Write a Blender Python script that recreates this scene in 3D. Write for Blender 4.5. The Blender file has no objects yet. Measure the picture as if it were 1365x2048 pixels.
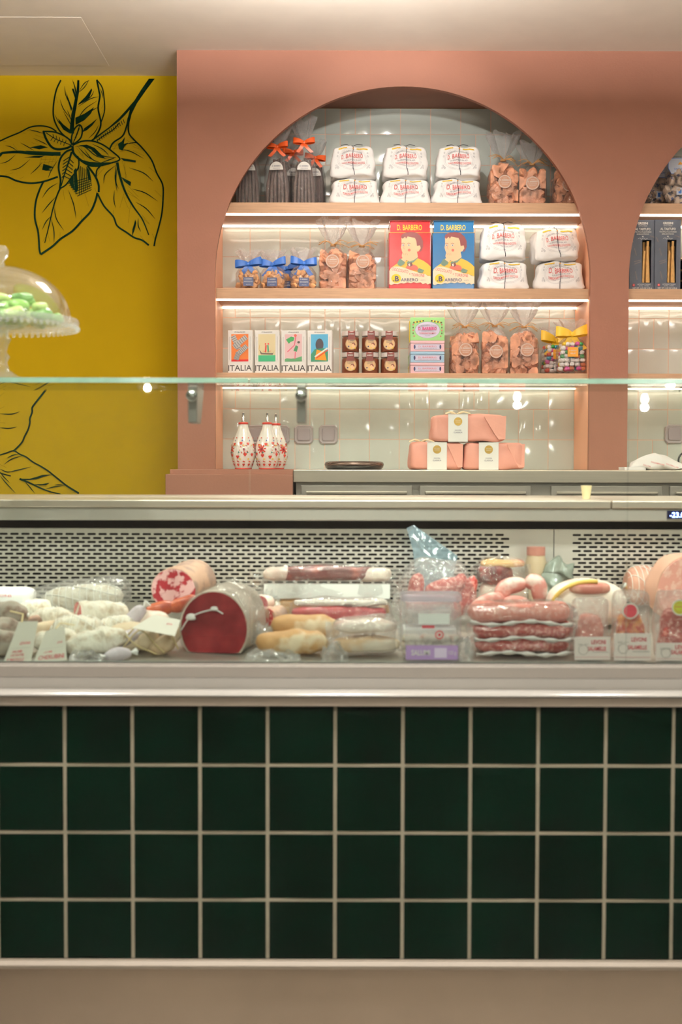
import bpy, bmesh, math, random
from mathutils import Vector, Matrix, Euler, noise
from mathutils.geometry import tessellate_polygon

SC = bpy.context.scene
COL = SC.collection
PI = math.pi
R = math.radians
random.seed(7)

# ---------------------------------------------------------------- camera
F = 2500.0
CAM_Z = 1.25
cam_data = bpy.data.cameras.new('camera')
cam = bpy.data.objects.new('camera', cam_data)
COL.objects.link(cam)
cam_data.sensor_fit = 'VERTICAL'
cam_data.sensor_height = 36.0
cam_data.lens = F / 2048 * 36.0
cam_data.clip_start = 0.05
cam_data.dof.use_dof = True
cam_data.dof.focus_distance = 5.25
cam_data.dof.aperture_fstop = 4.5
PITCH = math.atan(94 / F)
CAM_R = Matrix.Rotation(PI / 2 - PITCH, 3, 'X') @ Matrix.Rotation(R(0.13), 3, 'Z')
cam.matrix_world = Matrix.Translation((0, 0, CAM_Z)) @ CAM_R.to_4x4()
SC.camera = cam


def at(px, py, Y):
    d = CAM_R @ Vector(((px - 682.5) / F, (1024 - py) / F, -1.0))
    k = Y / d.y
    return Vector((d.x * k, Y, CAM_Z + d.z * k))


def zz(py, Y, px=682.5):
    return at(px, py, Y).z


def xx(px, Y, py=930):
    return at(px, py, Y).x


# ---------------------------------------------------------------- world, exposure
w = bpy.data.worlds.new('world')
SC.world = w
w.use_nodes = True
w.node_tree.nodes['Background'].inputs[0].default_value = (1.0, 0.9, 0.8, 1)
w.node_tree.nodes['Background'].inputs[1].default_value = 0.15
SC.view_settings.view_transform = 'Standard'
SC.view_settings.look = 'None'
SC.view_settings.gamma = 1
SC.view_settings.use_curve_mapping = False
SC.view_settings.exposure = 0.0
SC.cycles.max_bounces = 10
SC.cycles.transparent_max_bounces = 24
SC.cycles.diffuse_bounces = 4
SC.cycles.glossy_bounces = 4
SC.cycles.sample_clamp_indirect = 4.0
SC.cycles.use_denoising = True
WARM = (1.0, 0.955, 0.905)
LED_STRENGTH = 7.5

# ---------------------------------------------------------------- geometry of the place (metres)
YF = 2.50        # tiled front of the display case
YP = 5.20        # face of the pink arched wall
YN = 5.225       # back of the arch panel
YB = 5.54        # back wall
ZC = zz(101, YP)     # ceiling
ARCH_X = xx(806, YP, 553)
ARCH_R = 373.5 / F * YP
ARCH_Z = zz(553, YP)
NICHE_L, NICHE_R = ARCH_X - ARCH_R, ARCH_X + ARCH_R
PITCH_X = ARCH_R * 2 + (1257 - 1180.5) / F * YP
PINK_L = xx(355, YP, 600)
YC = 4.83        # front of the rear worktop
Z_CTR = zz(939.5, YC)
ZS = [zz(404.5, 5.22), zz(576, 5.22), zz(745.5, 5.22)]   # shelf tops


# ---------------------------------------------------------------- helpers
def lin(c):
    return tuple(((v / 255) / 12.92 if v / 255 <= 0.04045 else ((v / 255 + 0.055) / 1.055) ** 2.4) for v in c)


MATS = {}


def mat(name, rgb, rough=0.5, metal=0.0, bump=0.0, bscale=40.0, vary=0.06, vscale=8.0, spec=0.5, coat=0.0,
        sub=0.0, stretch=None, rgb2=None, thresh=None, trans=0.0, aniso=0.0, arot=0.0):
    """principled material with procedural colour variation and bump"""
    if name in MATS:
        return MATS[name]
    m = bpy.data.materials.new(name)
    m.use_nodes = True
    nt = m.node_tree
    b = nt.nodes['Principled BSDF']
    c = lin(rgb)
    tc = nt.nodes.new('ShaderNodeTexCoord')
    mp = nt.nodes.new('ShaderNodeMapping')
    nt.links.new(tc.outputs['Object'], mp.inputs[0])
    if stretch:
        mp.inputs['Scale'].default_value = stretch
    n = nt.nodes.new('ShaderNodeTexNoise')
    n.inputs['Scale'].default_value = vscale
    n.inputs['Detail'].default_value = 3
    nt.links.new(mp.outputs[0], n.inputs[0])
    rp = nt.nodes.new('ShaderNodeValToRGB')
    nt.links.new(n.outputs[0], rp.inputs[0])
    if rgb2 is not None:
        lo, hi = thresh or (0.45, 0.55)
        rp.color_ramp.elements[0].position = lo
        rp.color_ramp.elements[1].position = hi
        rp.color_ramp.elements[0].color = c + (1,)
        rp.color_ramp.elements[1].color = lin(rgb2) + (1,)
    else:
        rp.color_ramp.elements[0].position = 0.3
        rp.color_ramp.elements[1].position = 0.7
        rp.color_ramp.elements[0].color = tuple(x * (1 - vary) for x in c) + (1,)
        rp.color_ramp.elements[1].color = tuple(min(1, x * (1 + vary)) for x in c) + (1,)
    nt.links.new(rp.outputs[0], b.inputs['Base Color'])
    b.inputs['Roughness'].default_value = rough
    b.inputs['Metallic'].default_value = metal
    b.inputs['Specular IOR Level'].default_value = spec
    b.inputs['Coat Weight'].default_value = coat
    b.inputs['Coat Roughness'].default_value = 0.08
    b.inputs['Transmission Weight'].default_value = trans
    if sub:
        b.inputs['Subsurface Weight'].default_value = sub
        b.inputs['Subsurface Radius'].default_value = (0.01, 0.004, 0.003)
    if aniso:
        b.inputs['Anisotropic'].default_value = aniso
        b.inputs['Anisotropic Rotation'].default_value = arot
        tg = nt.nodes.new('ShaderNodeTangent')
        tg.direction_type = 'RADIAL'
        tg.axis = 'Z'
        nt.links.new(tg.outputs[0], b.inputs['Tangent'])
    if bump:
        n2 = nt.nodes.new('ShaderNodeTexNoise')
        n2.inputs['Scale'].default_value = bscale
        n2.inputs['Detail'].default_value = 4
        nt.links.new(mp.outputs[0], n2.inputs[0])
        bp = nt.nodes.new('ShaderNodeBump')
        bp.inputs['Strength'].default_value = min(1.0, bump)
        bp.inputs['Distance'].default_value = 0.004
        nt.links.new(n2.outputs[0], bp.inputs['Height'])
        nt.links.new(bp.outputs[0], b.inputs['Normal'])
    MATS[name] = m
    return m


def glassy(name, tint=(255, 255, 255), haze=0.0, rough=0.03, bump=0.0, bscale=30.0, ior=1.5, haze_rgb=(255, 255, 255), gloss=1.0, top=0.30):
    """thin clear sheet: see-through, mirrors by Fresnel, optional milky haze"""
    if name in MATS:
        return MATS[name]
    m = bpy.data.materials.new(name)
    m.use_nodes = True
    nt = m.node_tree
    nt.nodes.remove(nt.nodes['Principled BSDF'])
    out = nt.nodes['Material Output']
    tr = nt.nodes.new('ShaderNodeBsdfTransparent')
    tr.inputs[0].default_value = lin(tint) + (1,)
    gl = nt.nodes.new('ShaderNodeBsdfGlossy')
    gl.inputs['Roughness'].default_value = rough
    fr = nt.nodes.new('ShaderNodeFresnel')
    fr.inputs[0].default_value = ior
    mul = nt.nodes.new('ShaderNodeMath')
    mul.operation = 'MULTIPLY'
    mul.use_clamp = True
    mul.inputs[1].default_value = gloss
    nt.links.new(fr.outputs[0], mul.inputs[0])
    mx = nt.nodes.new('ShaderNodeMixShader')
    lim = nt.nodes.new('ShaderNodeMath')
    lim.operation = 'MINIMUM'
    lim.inputs[1].default_value = top
    nt.links.new(mul.outputs[0], lim.inputs[0])
    nt.links.new(lim.outputs[0], mx.inputs[0])
    first = tr.outputs[0]
    if haze > 0:
        df = nt.nodes.new('ShaderNodeBsdfDiffuse')
        df.inputs[0].default_value = lin(haze_rgb) + (1,)
        tl = nt.nodes.new('ShaderNodeBsdfTranslucent')
        tl.inputs[0].default_value = lin(haze_rgb) + (1,)
        m0 = nt.nodes.new('ShaderNodeMixShader')
        m0.inputs[0].default_value = 0.55
        nt.links.new(df.outputs[0], m0.inputs[1])
        nt.links.new(tl.outputs[0], m0.inputs[2])
        m1 = nt.nodes.new('ShaderNodeMixShader')
        m1.inputs[0].default_value = haze
        nt.links.new(tr.outputs[0], m1.inputs[1])
        nt.links.new(m0.outputs[0], m1.inputs[2])
        first = m1.outputs[0]
    nt.links.new(first, mx.inputs[1])
    nt.links.new(gl.outputs[0], mx.inputs[2])
    nt.links.new(mx.outputs[0], out.inputs[0])
    if bump:
        tc = nt.nodes.new('ShaderNodeTexCoord')
        n2 = nt.nodes.new('ShaderNodeTexNoise')
        n2.inputs['Scale'].default_value = bscale
        n2.inputs['Detail'].default_value = 2
        n2.inputs['Distortion'].default_value = 1.0
        nt.links.new(tc.outputs['Object'], n2.inputs[0])
        bp = nt.nodes.new('ShaderNodeBump')
        bp.inputs['Strength'].default_value = bump
        bp.inputs['Distance'].default_value = 0.01
        nt.links.new(n2.outputs[0], bp.inputs['Height'])
        nt.links.new(bp.outputs[0], gl.inputs['Normal'])
        nt.links.new(bp.outputs[0], fr.inputs['Normal'])
    MATS[name] = m
    return m


def emit(name, rgb, strength):
    if name in MATS:
        return MATS[name]
    m = bpy.data.materials.new(name)
    m.use_nodes = True
    b = m.node_tree.nodes['Principled BSDF']
    b.inputs['Base Color'].default_value = (0.8, 0.8, 0.8, 1)
    b.inputs['Emission Color'].default_value = lin(rgb) + (1,)
    b.inputs['Emission Strength'].default_value = strength
    MATS[name] = m
    return m


class MB:
    def __init__(s):
        s.v, s.f, s.mi, s.mats = [], [], [], []

    def m(s, mt):
        if mt is None:
            return 0
        if mt not in s.mats:
            s.mats.append(mt)
        return s.mats.index(mt)

    def add(s, verts, faces, mt=None):
        o = len(s.v)
        s.v += [tuple(p) for p in verts]
        k = s.m(mt)
        for f in faces:
            s.f.append(tuple(i + o for i in f))
            s.mi.append(k)
        return s

    def box(s, x0, x1, y0, y1, z0, z1, mt=None):
        v = [(x, y, z) for z in (z0, z1) for y in (y0, y1) for x in (x0, x1)]
        return s.add(v, [(0, 2, 3, 1), (4, 5, 7, 6), (0, 1, 5, 4), (2, 6, 7, 3), (0, 4, 6, 2), (1, 3, 7, 5)], mt)

    def loft(s, rings, mt=None, cap=True, closed=True):
        n = len(rings[0])
        v = [p for r in rings for p in r]
        f = []
        for i in range(len(rings) - 1):
            for j in range(n if closed else n - 1):
                a, b = i * n + j, i * n + (j + 1) % n
                f.append((a, b, b + n, a + n))
        if cap and closed:
            f.append(tuple(range(n - 1, -1, -1)))
            f.append(tuple((len(rings) - 1) * n + j for j in range(n)))
        return s.add(v, f, mt)

    def lathe(s, prof, mt=None, seg=32, c=(0, 0, 0), cap=True, sx=1, sy=1):
        rings = [[(c[0] + r * sx * math.cos(2 * PI * j / seg), c[1] + r * sy * math.sin(2 * PI * j / seg), c[2] + z)
                  for j in range(seg)] for r, z in prof]
        return s.loft(rings, mt, cap)

    def tube(s, pts, rad, mt=None, seg=8, cap=True, flat=1.0):
        pts = [Vector(p) for p in pts]
        n = len(pts)
        if not isinstance(rad, (list, tuple)):
            rad = [rad] * n
        up = Vector((0, 0, 1))
        rings = []
        for i, p in enumerate(pts):
            t = (pts[min(i + 1, n - 1)] - pts[max(i - 1, 0)])
            t = t.normalized() if t.length > 1e-9 else Vector((1, 0, 0))
            if abs(t.dot(up)) > 0.98:
                up = Vector((0, 1, 0))
            a = t.cross(up).normalized()
            b = a.cross(t).normalized()
            up = b
            rings.append([p + (a * math.cos(2 * PI * j / seg) + b * math.sin(2 * PI * j / seg) * flat) * rad[i]
                          for j in range(seg)])
        return s.loft(rings, mt, cap)

    def ribbon(s, pts, wdir, width, mt=None, th=0.0006):
        """flat band along pts; wdir one vector or list"""
        pts = [Vector(p) for p in pts]
        n = len(pts)
        rings = []
        for i, p in enumerate(pts):
            t = (pts[min(i + 1, n - 1)] - pts[max(i - 1, 0)]).normalized()
            wv = Vector(wdir[i] if isinstance(wdir, list) else wdir).normalized()
            wi = width[i] if isinstance(width, list) else width
            nn = t.cross(wv)
            nn = nn.normalized() * th if nn.length > 1e-6 else Vector((0, th, 0))
            a, b = p - wv * wi / 2, p + wv * wi / 2
            rings.append([a - nn, b - nn, b + nn, a + nn])
        return s.loft(rings, mt, True)

    def superbox(s, sx, sy, sz, n=5.0, seg=10, taper=0.0, tapery=None, ns=0.0, nf=12.0, mt=None, c=(0, 0, 0),
                 rot=None, seed=0.0, fn=None):
        """rounded block, base centre at c"""
        f = SuperMap(sx, sy, sz, n, taper, tapery, ns, nf, seed, fn)
        idx = {}
        vs, fs = [], []

        def key(p):
            k = (round(p[0], 4), round(p[1], 4), round(p[2], 4))
            if k not in idx:
                idx[k] = len(vs)
                q = f(*p)
                if rot is not None:
                    q = rot @ q
                vs.append((q.x + c[0], q.y + c[1], q.z + c[2]))
            return idx[k]
        for ax in range(3):
            for sg in (-1, 1):
                g = [[None] * (seg + 1) for _ in range(seg + 1)]
                for i in range(seg + 1):
                    for j in range(seg + 1):
                        p = [0, 0, 0]
                        p[ax] = sg
                        p[(ax + 1) % 3] = -1 + 2 * i / seg
                        p[(ax + 2) % 3] = -1 + 2 * j / seg
                        g[i][j] = key(p)
                for i in range(seg):
                    for j in range(seg):
                        q = (g[i][j], g[i + 1][j], g[i + 1][j + 1], g[i][j + 1])
                        fs.append(q if sg > 0 else q[::-1])
        s.add(vs, fs, mt)
        return f

    def rotate(s, M, start=0):
        for i in range(start, len(s.v)):
            s.v[i] = tuple(M @ Vector(s.v[i]))
        return s

    def mesh(s, name, smooth=True, mats=None):
        me = bpy.data.meshes.new(name)
        me.from_pydata(s.v, [], s.f)
        for mt in (s.mats or mats or []):
            me.materials.append(mt)
        if s.mats:
            me.polygons.foreach_set('material_index', s.mi)
        if smooth:
            me.polygons.foreach_set('use_smooth', [True] * len(me.polygons))
        me.update()
        return me

    def build(s, name, mt=None, parent=None, loc=(0, 0, 0), smooth=False, bevel=0.0, auto=None, **k):
        if mt is not None and not s.mats:
            s.mats = [mt]
            s.mi = [0] * len(s.f)
        o = bpy.data.objects.new(name, s.mesh(name, smooth))
        COL.objects.link(o)
        o.location = loc
        if parent is not None:
            o.parent = parent
        if bevel:
            md = o.modifiers.new('bevel', 'BEVEL')
            md.width = bevel
            md.segments = 2
            md.limit_method = 'ANGLE'
        if auto and smooth:
            o.data.set_sharp_from_angle(angle=R(auto))
        for a, b in k.items():
            o[a] = b
        return o


class SuperMap:
    def __init__(s, sx, sy, sz, n, taper, tapery, ns, nf, seed, fn):
        s.a = (sx, sy, sz, n, taper, taper if tapery is None else tapery, ns, nf, seed, fn)

    def __call__(s, u, v, w):
        sx, sy, sz, n, tx, ty, ns, nf, seed, fn = s.a
        k = (abs(u) ** n + abs(v) ** n + abs(w) ** n) ** (-1.0 / n)
        x, y, z = u * k, v * k, w * k
        h = (z + 1) / 2
        p = Vector((x * sx / 2 * (1 - tx * h), y * sy / 2 * (1 - ty * h), h * sz))
        if ns:
            q = Vector((p.x * nf + seed, p.y * nf, p.z * nf))
            d = Vector((noise.noise(q), noise.noise(q + Vector((7, 3, 1))), noise.noise(q + Vector((2, 9, 5)))))
            p += d * ns
        if fn:
            p = fn(p)
        return p

    def front(s, x, z, off=0.0):
        """point on the -y face from metric x, z"""
        sx, sy, sz = s.a[:3]
        u = max(-1, min(1, 2 * x / sx))
        w = max(-1, min(1, 2 * z / sz - 1))
        p = s(u, -1, w)
        return Vector((p.x, p.y - off, p.z))


_TC = {}


def text_tris(body, bold=0.0):
    k = (body, bold)
    if k not in _TC:
        cu = bpy.data.curves.new('t', 'FONT')
        cu.body = body
        cu.size = 1
        cu.resolution_u = 2
        cu.offset = bold
        ob = bpy.data.objects.new('t', cu)
        me = bpy.data.meshes.new_from_object(ob)
        me.calc_loop_triangles()
        vs = [(v.co.x, v.co.y) for v in me.vertices]
        ts = [tuple(t.vertices) for t in me.loop_triangles]
        bpy.data.objects.remove(ob)
        bpy.data.curves.remove(cu)
        bpy.data.meshes.remove(me)
        _TC[k] = (vs, ts)
    return _TC[k]


class Decal:
    """flat artwork in metric (x, z), later laid on a surface"""

    def __init__(s):
        s.items = []
        s.l = 0

    def _a(s, v, t, mt):
        s.l += 1
        s.items.append((v, t, mt, s.l))
        return s

    def text(s, body, cx, cz, h, mt, width=None, bold=0.0, arc=0.0, rot=0.0, left=False):
        v, t = text_tris(body, bold)
        if not v:
            return s
        x0, x1 = min(p[0] for p in v), max(p[0] for p in v)
        k = h / 0.7
        kx = width / (x1 - x0) if width else k
        if left:
            cx += (x1 - x0) / 2 * kx
        o = []
        for x, y in v:
            px = (x - (x0 + x1) / 2) * kx
            pz = (y - 0.35) * k
            if arc:
                pz -= arc * (px / ((x1 - x0) / 2 * kx)) ** 2
            if rot:
                px, pz = px * math.cos(rot) - pz * math.sin(rot), px * math.sin(rot) + pz * math.cos(rot)
            o.append((cx + px, cz + pz))
        return s._a(o, t, mt)

    def rect(s, x0, x1, z0, z1, mt, nx=1, nz=1):
        v = [(x0 + (x1 - x0) * i / nx, z0 + (z1 - z0) * j / nz) for j in range(nz + 1) for i in range(nx + 1)]
        t = []
        for j in range(nz):
            for i in range(nx):
                a = j * (nx + 1) + i
                t += [(a, a + 1, a + nx + 2), (a, a + nx + 2, a + nx + 1)]
        return s._a(v, t, mt)

    def disc(s, cx, cz, rx, rz, mt, seg=24, rings=2):
        v = [(cx, cz)]
        t = []
        for r in range(1, rings + 1):
            for j in range(seg):
                a = 2 * PI * j / seg
                v.append((cx + rx * r / rings * math.cos(a), cz + rz * r / rings * math.sin(a)))
        for j in range(seg):
            t.append((0, 1 + j, 1 + (j + 1) % seg))
        for r in range(rings - 1):
            for j in range(seg):
                a, b = 1 + r * seg + j, 1 + r * seg + (j + 1) % seg
                t += [(a, a + seg, b + seg), (a, b + seg, b)]
        return s._a(v, t, mt)

    def ring(s, cx, cz, rx, rz, wd, mt, seg=32, a0=0.0, a1=2 * PI):
        pts = [(cx + rx * math.cos(a0 + (a1 - a0) * j / seg), cz + rz * math.sin(a0 + (a1 - a0) * j / seg))
               for j in range(seg + 1)]
        return s.stroke(pts, wd, mt)

    def poly(s, pts, mt):
        t = tessellate_polygon([[Vector((x, y, 0)) for x, y in pts]])
        return s._a(list(pts), [tuple(q) for q in t], mt)

    def stroke(s, pts, wd, mt, w2=None, taper=False):
        n = len(pts)
        v, t = [], []
        for i, (x, y) in enumerate(pts):
            ax, ay = pts[max(0, i - 1)]
            bx, by = pts[min(n - 1, i + 1)]
            dx, dy = bx - ax, by - ay
            l = math.hypot(dx, dy) or 1
            f = i / max(1, n - 1)
            ww = (wd if w2 is None else wd + (w2 - wd) * f)
            if taper:
                ww *= max(0.15, math.sin(PI * min(1, max(0, f * 0.9 + 0.05))))
            v += [(x - dy / l * ww / 2, y + dx / l * ww / 2), (x + dy / l * ww / 2, y - dx / l * ww / 2)]
        for i in range(n - 1):
            a = 2 * i
            t += [(a, a + 1, a + 3), (a, a + 3, a + 2)]
        return s._a(v, t, mt)

    def build(s, name, parent, fn, step=0.00012, base=0.0004, **k):
        mb = MB()
        for v, t, mt, l in s.items:
            vv = [fn(x, z, base + l * step) for x, z in v]
            ff = []
            for q in t:
                a, b, c = (vv[i] for i in q)
                ff.append(q)
            mb.add(vv, ff, mt)
        return mb.build(name, None, parent, **k)


def flat(y):
    return lambda x, z, o: (x, y - o, z)


def smooth_pts(pts, n=6):
    """catmull-rom through pts"""
    P = [Vector(p) for p in pts]
    P = [P[0] * 2 - P[1]] + P + [P[-1] * 2 - P[-2]]
    out = []
    for i in range(1, len(P) - 2):
        for j in range(n):
            t = j / n
            a, b, c, d = P[i - 1], P[i], P[i + 1], P[i + 2]
            out.append(0.5 * ((2 * b) + (c - a) * t + (2 * a - 5 * b + 4 * c - d) * t * t + (3 * b - a - 3 * c + d) * t ** 3))
    out.append(P[-2])
    return [tuple(p) for p in out]


def thing(name, label, cat, loc=(0, 0, 0), rz=0.0, group=None, rot=None):
    o = bpy.data.objects.new(name, None)
    COL.objects.link(o)
    o.empty_display_size = 0.05
    o.location = loc
    o.rotation_euler = rot or (0, 0, rz)
    o['label'] = label
    o['category'] = cat
    if group:
        o['group'] = group
    return o


def tag(o, label, cat, group=None, kind=None):
    o['label'] = label
    o['category'] = cat
    if group:
        o['group'] = group
    if kind:
        o['kind'] = kind
    return o


def dup(root, loc, rz=None, label=None, group=None, scale=None, rot=None):
    r = root.copy()
    COL.objects.link(r)
    r.location = loc
    if rz is not None:
        r.rotation_euler = (0, 0, rz)
    if rot is not None:
        r.rotation_euler = rot
    if scale is not None:
        r.scale = scale if isinstance(scale, (tuple, list)) else (scale,) * 3
    if label:
        r['label'] = label
    if group:
        r['group'] = group
    for ch in list(root.children):
        c = ch.copy()
        COL.objects.link(c)
        c.parent = r
        for g in list(ch.children):
            d = g.copy()
            COL.objects.link(d)
            d.parent = c
    return r


def struct(o):
    o['kind'] = 'structure'
    return o


# ---------------------------------------------------------------- materials
M_CEIL = mat('ceiling paint', (238, 230, 218), 0.8, vary=0.02, bump=0.05, bscale=60)
M_PINK = mat('pink plaster', (150, 100, 80), 0.65, vary=0.02, bump=0.12, bscale=120)
M_YELL = mat('yellow paint', (182, 150, 0), 0.7, vary=0.02, bump=0.04, bscale=100, spec=0.15)
M_INK = mat('mural ink', (6, 30, 16), 0.9, vary=0.02, spec=0.05)
M_WALL = mat('cream wall paint', (150, 144, 138), 0.8, vary=0.03)
M_FLOOR = mat('floor stone', (98, 94, 88), 0.35, vary=0.08, vscale=3)
M_TILE = mat('sage glazed tile', (206, 214, 206), 0.07, vary=0.05, vscale=5, bump=0.06, bscale=9, spec=0.55)
M_GROUT = mat('pinkish grout', (236, 206, 186), 0.85, vary=0.05)
M_GREEN = mat('dark green glazed tile', (1, 13, 7), 0.22, vary=0.3, vscale=6, bump=0.10, bscale=10, spec=0.15)
M_GROUT2 = mat('grey grout', (120, 114, 97), 0.9, vary=0.06, vscale=30)
M_WOOD = mat('pale oak', (196, 156, 122), 0.5, vary=0.10, vscale=14, stretch=(0.6, 6, 10), bump=0.05)
M_STEEL = mat('brushed steel', (200, 190, 174), 0.34, metal=0.6, vary=0.05, vscale=10, stretch=(0.3, 4, 14), aniso=0.75)
M_STEELD = mat('dull steel', (176, 170, 160), 0.42, metal=0.55, vary=0.08, vscale=6, stretch=(0.5, 3, 3), aniso=0.6)
M_ALU = mat('anodised aluminium', (206, 202, 192), 0.40, metal=0.55, vary=0.02, stretch=(0.2, 5, 5))
M_DARK = mat('dark interior', (9, 9, 9), 0.8, vary=0.1)
M_BLACK = mat('black plastic', (18, 18, 20), 0.25, vary=0.1)
M_WHITE = mat('white paper', (246, 244, 242), 0.7, vary=0.02, bump=0.25, bscale=30)
M_CARD = mat('white card', (240, 238, 232), 0.6, vary=0.02)
M_RED = mat('red print', (206, 52, 52), 0.6, vary=0.03)
M_REDINK = mat('dusty red print', (206, 92, 92), 0.6, vary=0.03)
M_GREYINK = mat('grey print', (130, 130, 140), 0.7, vary=0.03)
M_NAVY = mat('navy print', (44, 46, 84), 0.6, vary=0.03)
M_STRING = mat('black string', (28, 28, 40), 0.8, vary=0.1)
M_YEL = mat('yellow print', (240, 200, 50), 0.6, vary=0.05)
M_GOLD = mat('gold foil', (216, 176, 96), 0.3, metal=0.8, vary=0.1)
M_GLASS = glassy('clear pane', (250, 255, 252), 0.0, 0.01, gloss=1.0, top=0.8)
M_GEDGE = mat('green glass edge', (146, 186, 164), 0.15, vary=0.1, vscale=30, trans=0.3)
M_CELLO = glassy('cellophane', (253, 253, 253), 0.07, 0.10, bump=1.0, bscale=60, gloss=1.3)
M_CELLO2 = glassy('cellophane top', (254, 254, 254), 0.26, 0.09, bump=1.0, bscale=110, gloss=2.0, top=0.22)
M_CHROME = mat('polished steel', (225, 225, 225), 0.12, metal=1.0, vary=0.02)

# ---------------------------------------------------------------- structure
RX0, RX1, RY0 = -4.2, 4.2, -4.0
mb = MB().box(RX0, RX1, RY0, YB + 0.1, -0.1, 0.0)
struct(mb.build('floor', M_FLOOR))
mb = MB().box(RX0, RX1, RY0, YB + 0.1, ZC, ZC + 0.1)
ceil = struct(mb.build('ceiling', M_CEIL))
struct(MB().box(RX0 - 0.1, RX0, RY0, YB + 0.1, 0, ZC).build('wall_left', M_WALL))
struct(MB().box(RX1, RX1 + 0.1, RY0, YB + 0.1, 0, ZC).build('wall_right', M_WALL))
struct(MB().box(RX0, RX1, RY0 - 0.1, RY0, 0, ZC).build('wall_front', M_WALL))
wall_back = struct(MB().box(RX0, RX1, YB, YB + 0.1, 0, ZC).build('wall_back', M_YELL))
# shallow access panel in the ceiling
Yh0, Yh1 = 1.72 * F / 1e9 + YB - 0.20, 0
hz = ZC
def ceil_pt(px, py):
    d = CAM_R @ Vector(((px - 682.5) / F, (1024 - py) / F, -1.0))
    k = (ZC - CAM_Z) / d.z
    return Vector((d.x * k, d.y * k, ZC))
pa, pb = ceil_pt(158, 34), ceil_pt(222, 131)
mb = MB()
hx0, hx1, hy0, hy1 = -3.2, (pa.x + pb.x) / 2, pa.y, pb.y
g = 0.004
mb.box(hx0, hx1, hy0, hy1, ZC - 0.0012, ZC - 0.0002)
struct(mb.build('trim_1', M_CEIL, bevel=0.0003))

# pink wall with arched openings
def arch_panel():
    bm = bmesh.new()
    zt = ZC
    zb = Z_CTR
    right = RX1
    def quad(x0, x1, z00, z01, z10, z11):
        vs = [bm.verts.new((x0, YP, z00)), bm.verts.new((x1, YP, z10)), bm.verts.new((x1, YP, z11)), bm.verts.new((x0, YP, z01))]
        bm.faces.new(vs)
    x = PINK_L
    cx = ARCH_X
    for k in range(2):
        L, Rr = cx - ARCH_R, cx + ARCH_R
        quad(x, L, 0.0, ARCH_Z, 0.0, ARCH_Z)
        quad(x, L, ARCH_Z, zt, ARCH_Z, zt)
        quad(L, Rr, 0.0, zb - 0.03, 0.0, zb - 0.03)
        N = 72
        for i in range(N):
            a0, a1 = PI - PI * i / N, PI - PI * (i + 1) / N
            quad(cx + ARCH_R * math.cos(a0), cx + ARCH_R * math.cos(a1),
                 ARCH_Z + ARCH_R * math.sin(a0), zt, ARCH_Z + ARCH_R * math.sin(a1), zt)
        x = Rr
        cx += PITCH_X
    quad(x, right, 0.0, zt, 0.0, zt)
    bmesh.ops.remove_doubles(bm, verts=bm.verts, dist=1e-5)
    r = bmesh.ops.extrude_face_region(bm, geom=bm.faces[:])
    vs = [e for e in r['geom'] if isinstance(e, bmesh.types.BMVert)]
    bmesh.ops.translate(bm, verts=vs, vec=(0, YN - YP, 0))
    # masonry around the niches: left pier, middle pier, right pier, head
    def box(x0, x1, y0, y1, z0, z1):
        m = MB().box(x0, x1, y0, y1, z0, z1)
        vv = [bm.verts.new(p) for p in m.v]
        for f in m.f:
            bm.faces.new([vv[i] for i in f])
    ztop = ARCH_Z + ARCH_R + 0.006
    c2 = ARCH_X + PITCH_X
    box(PINK_L, NICHE_L, YN, YB - 0.001, 0, zt)
    box(NICHE_R, c2 - ARCH_R, YN, YB - 0.001, 0, zt)
    box(c2 + ARCH_R, right, YN, YB - 0.001, 0, zt)
    for cc in (ARCH_X, c2):
        box(cc - ARCH_R, cc + ARCH_R, YN, YB - 0.001, ztop, zt)
    bmesh.ops.recalc_face_normals(bm, faces=bm.faces)
    me = bpy.data.meshes.new('wall_center')
    bm.to_mesh(me)
    bm.free()
    me.materials.append(M_PINK)
    o = bpy.data.objects.new('wall_center', me)
    COL.objects.link(o)
    return struct(o)
arch_panel()

# thin peach linings on the niche sides, paler than the pink wall
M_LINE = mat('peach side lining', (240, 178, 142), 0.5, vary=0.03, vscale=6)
mb = MB()
for k in range(2):
    for X, sg in ((NICHE_L + k * PITCH_X, 1), (NICHE_R + k * PITCH_X, -1)):
        a, b = sorted((X, X + sg * 0.0012))
        mb.box(a, b, YN + 0.0005, YB - 0.009, Z_CTR + 0.0005, ARCH_Z + ARCH_R)
struct(mb.build('trim_2', M_LINE))

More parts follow.
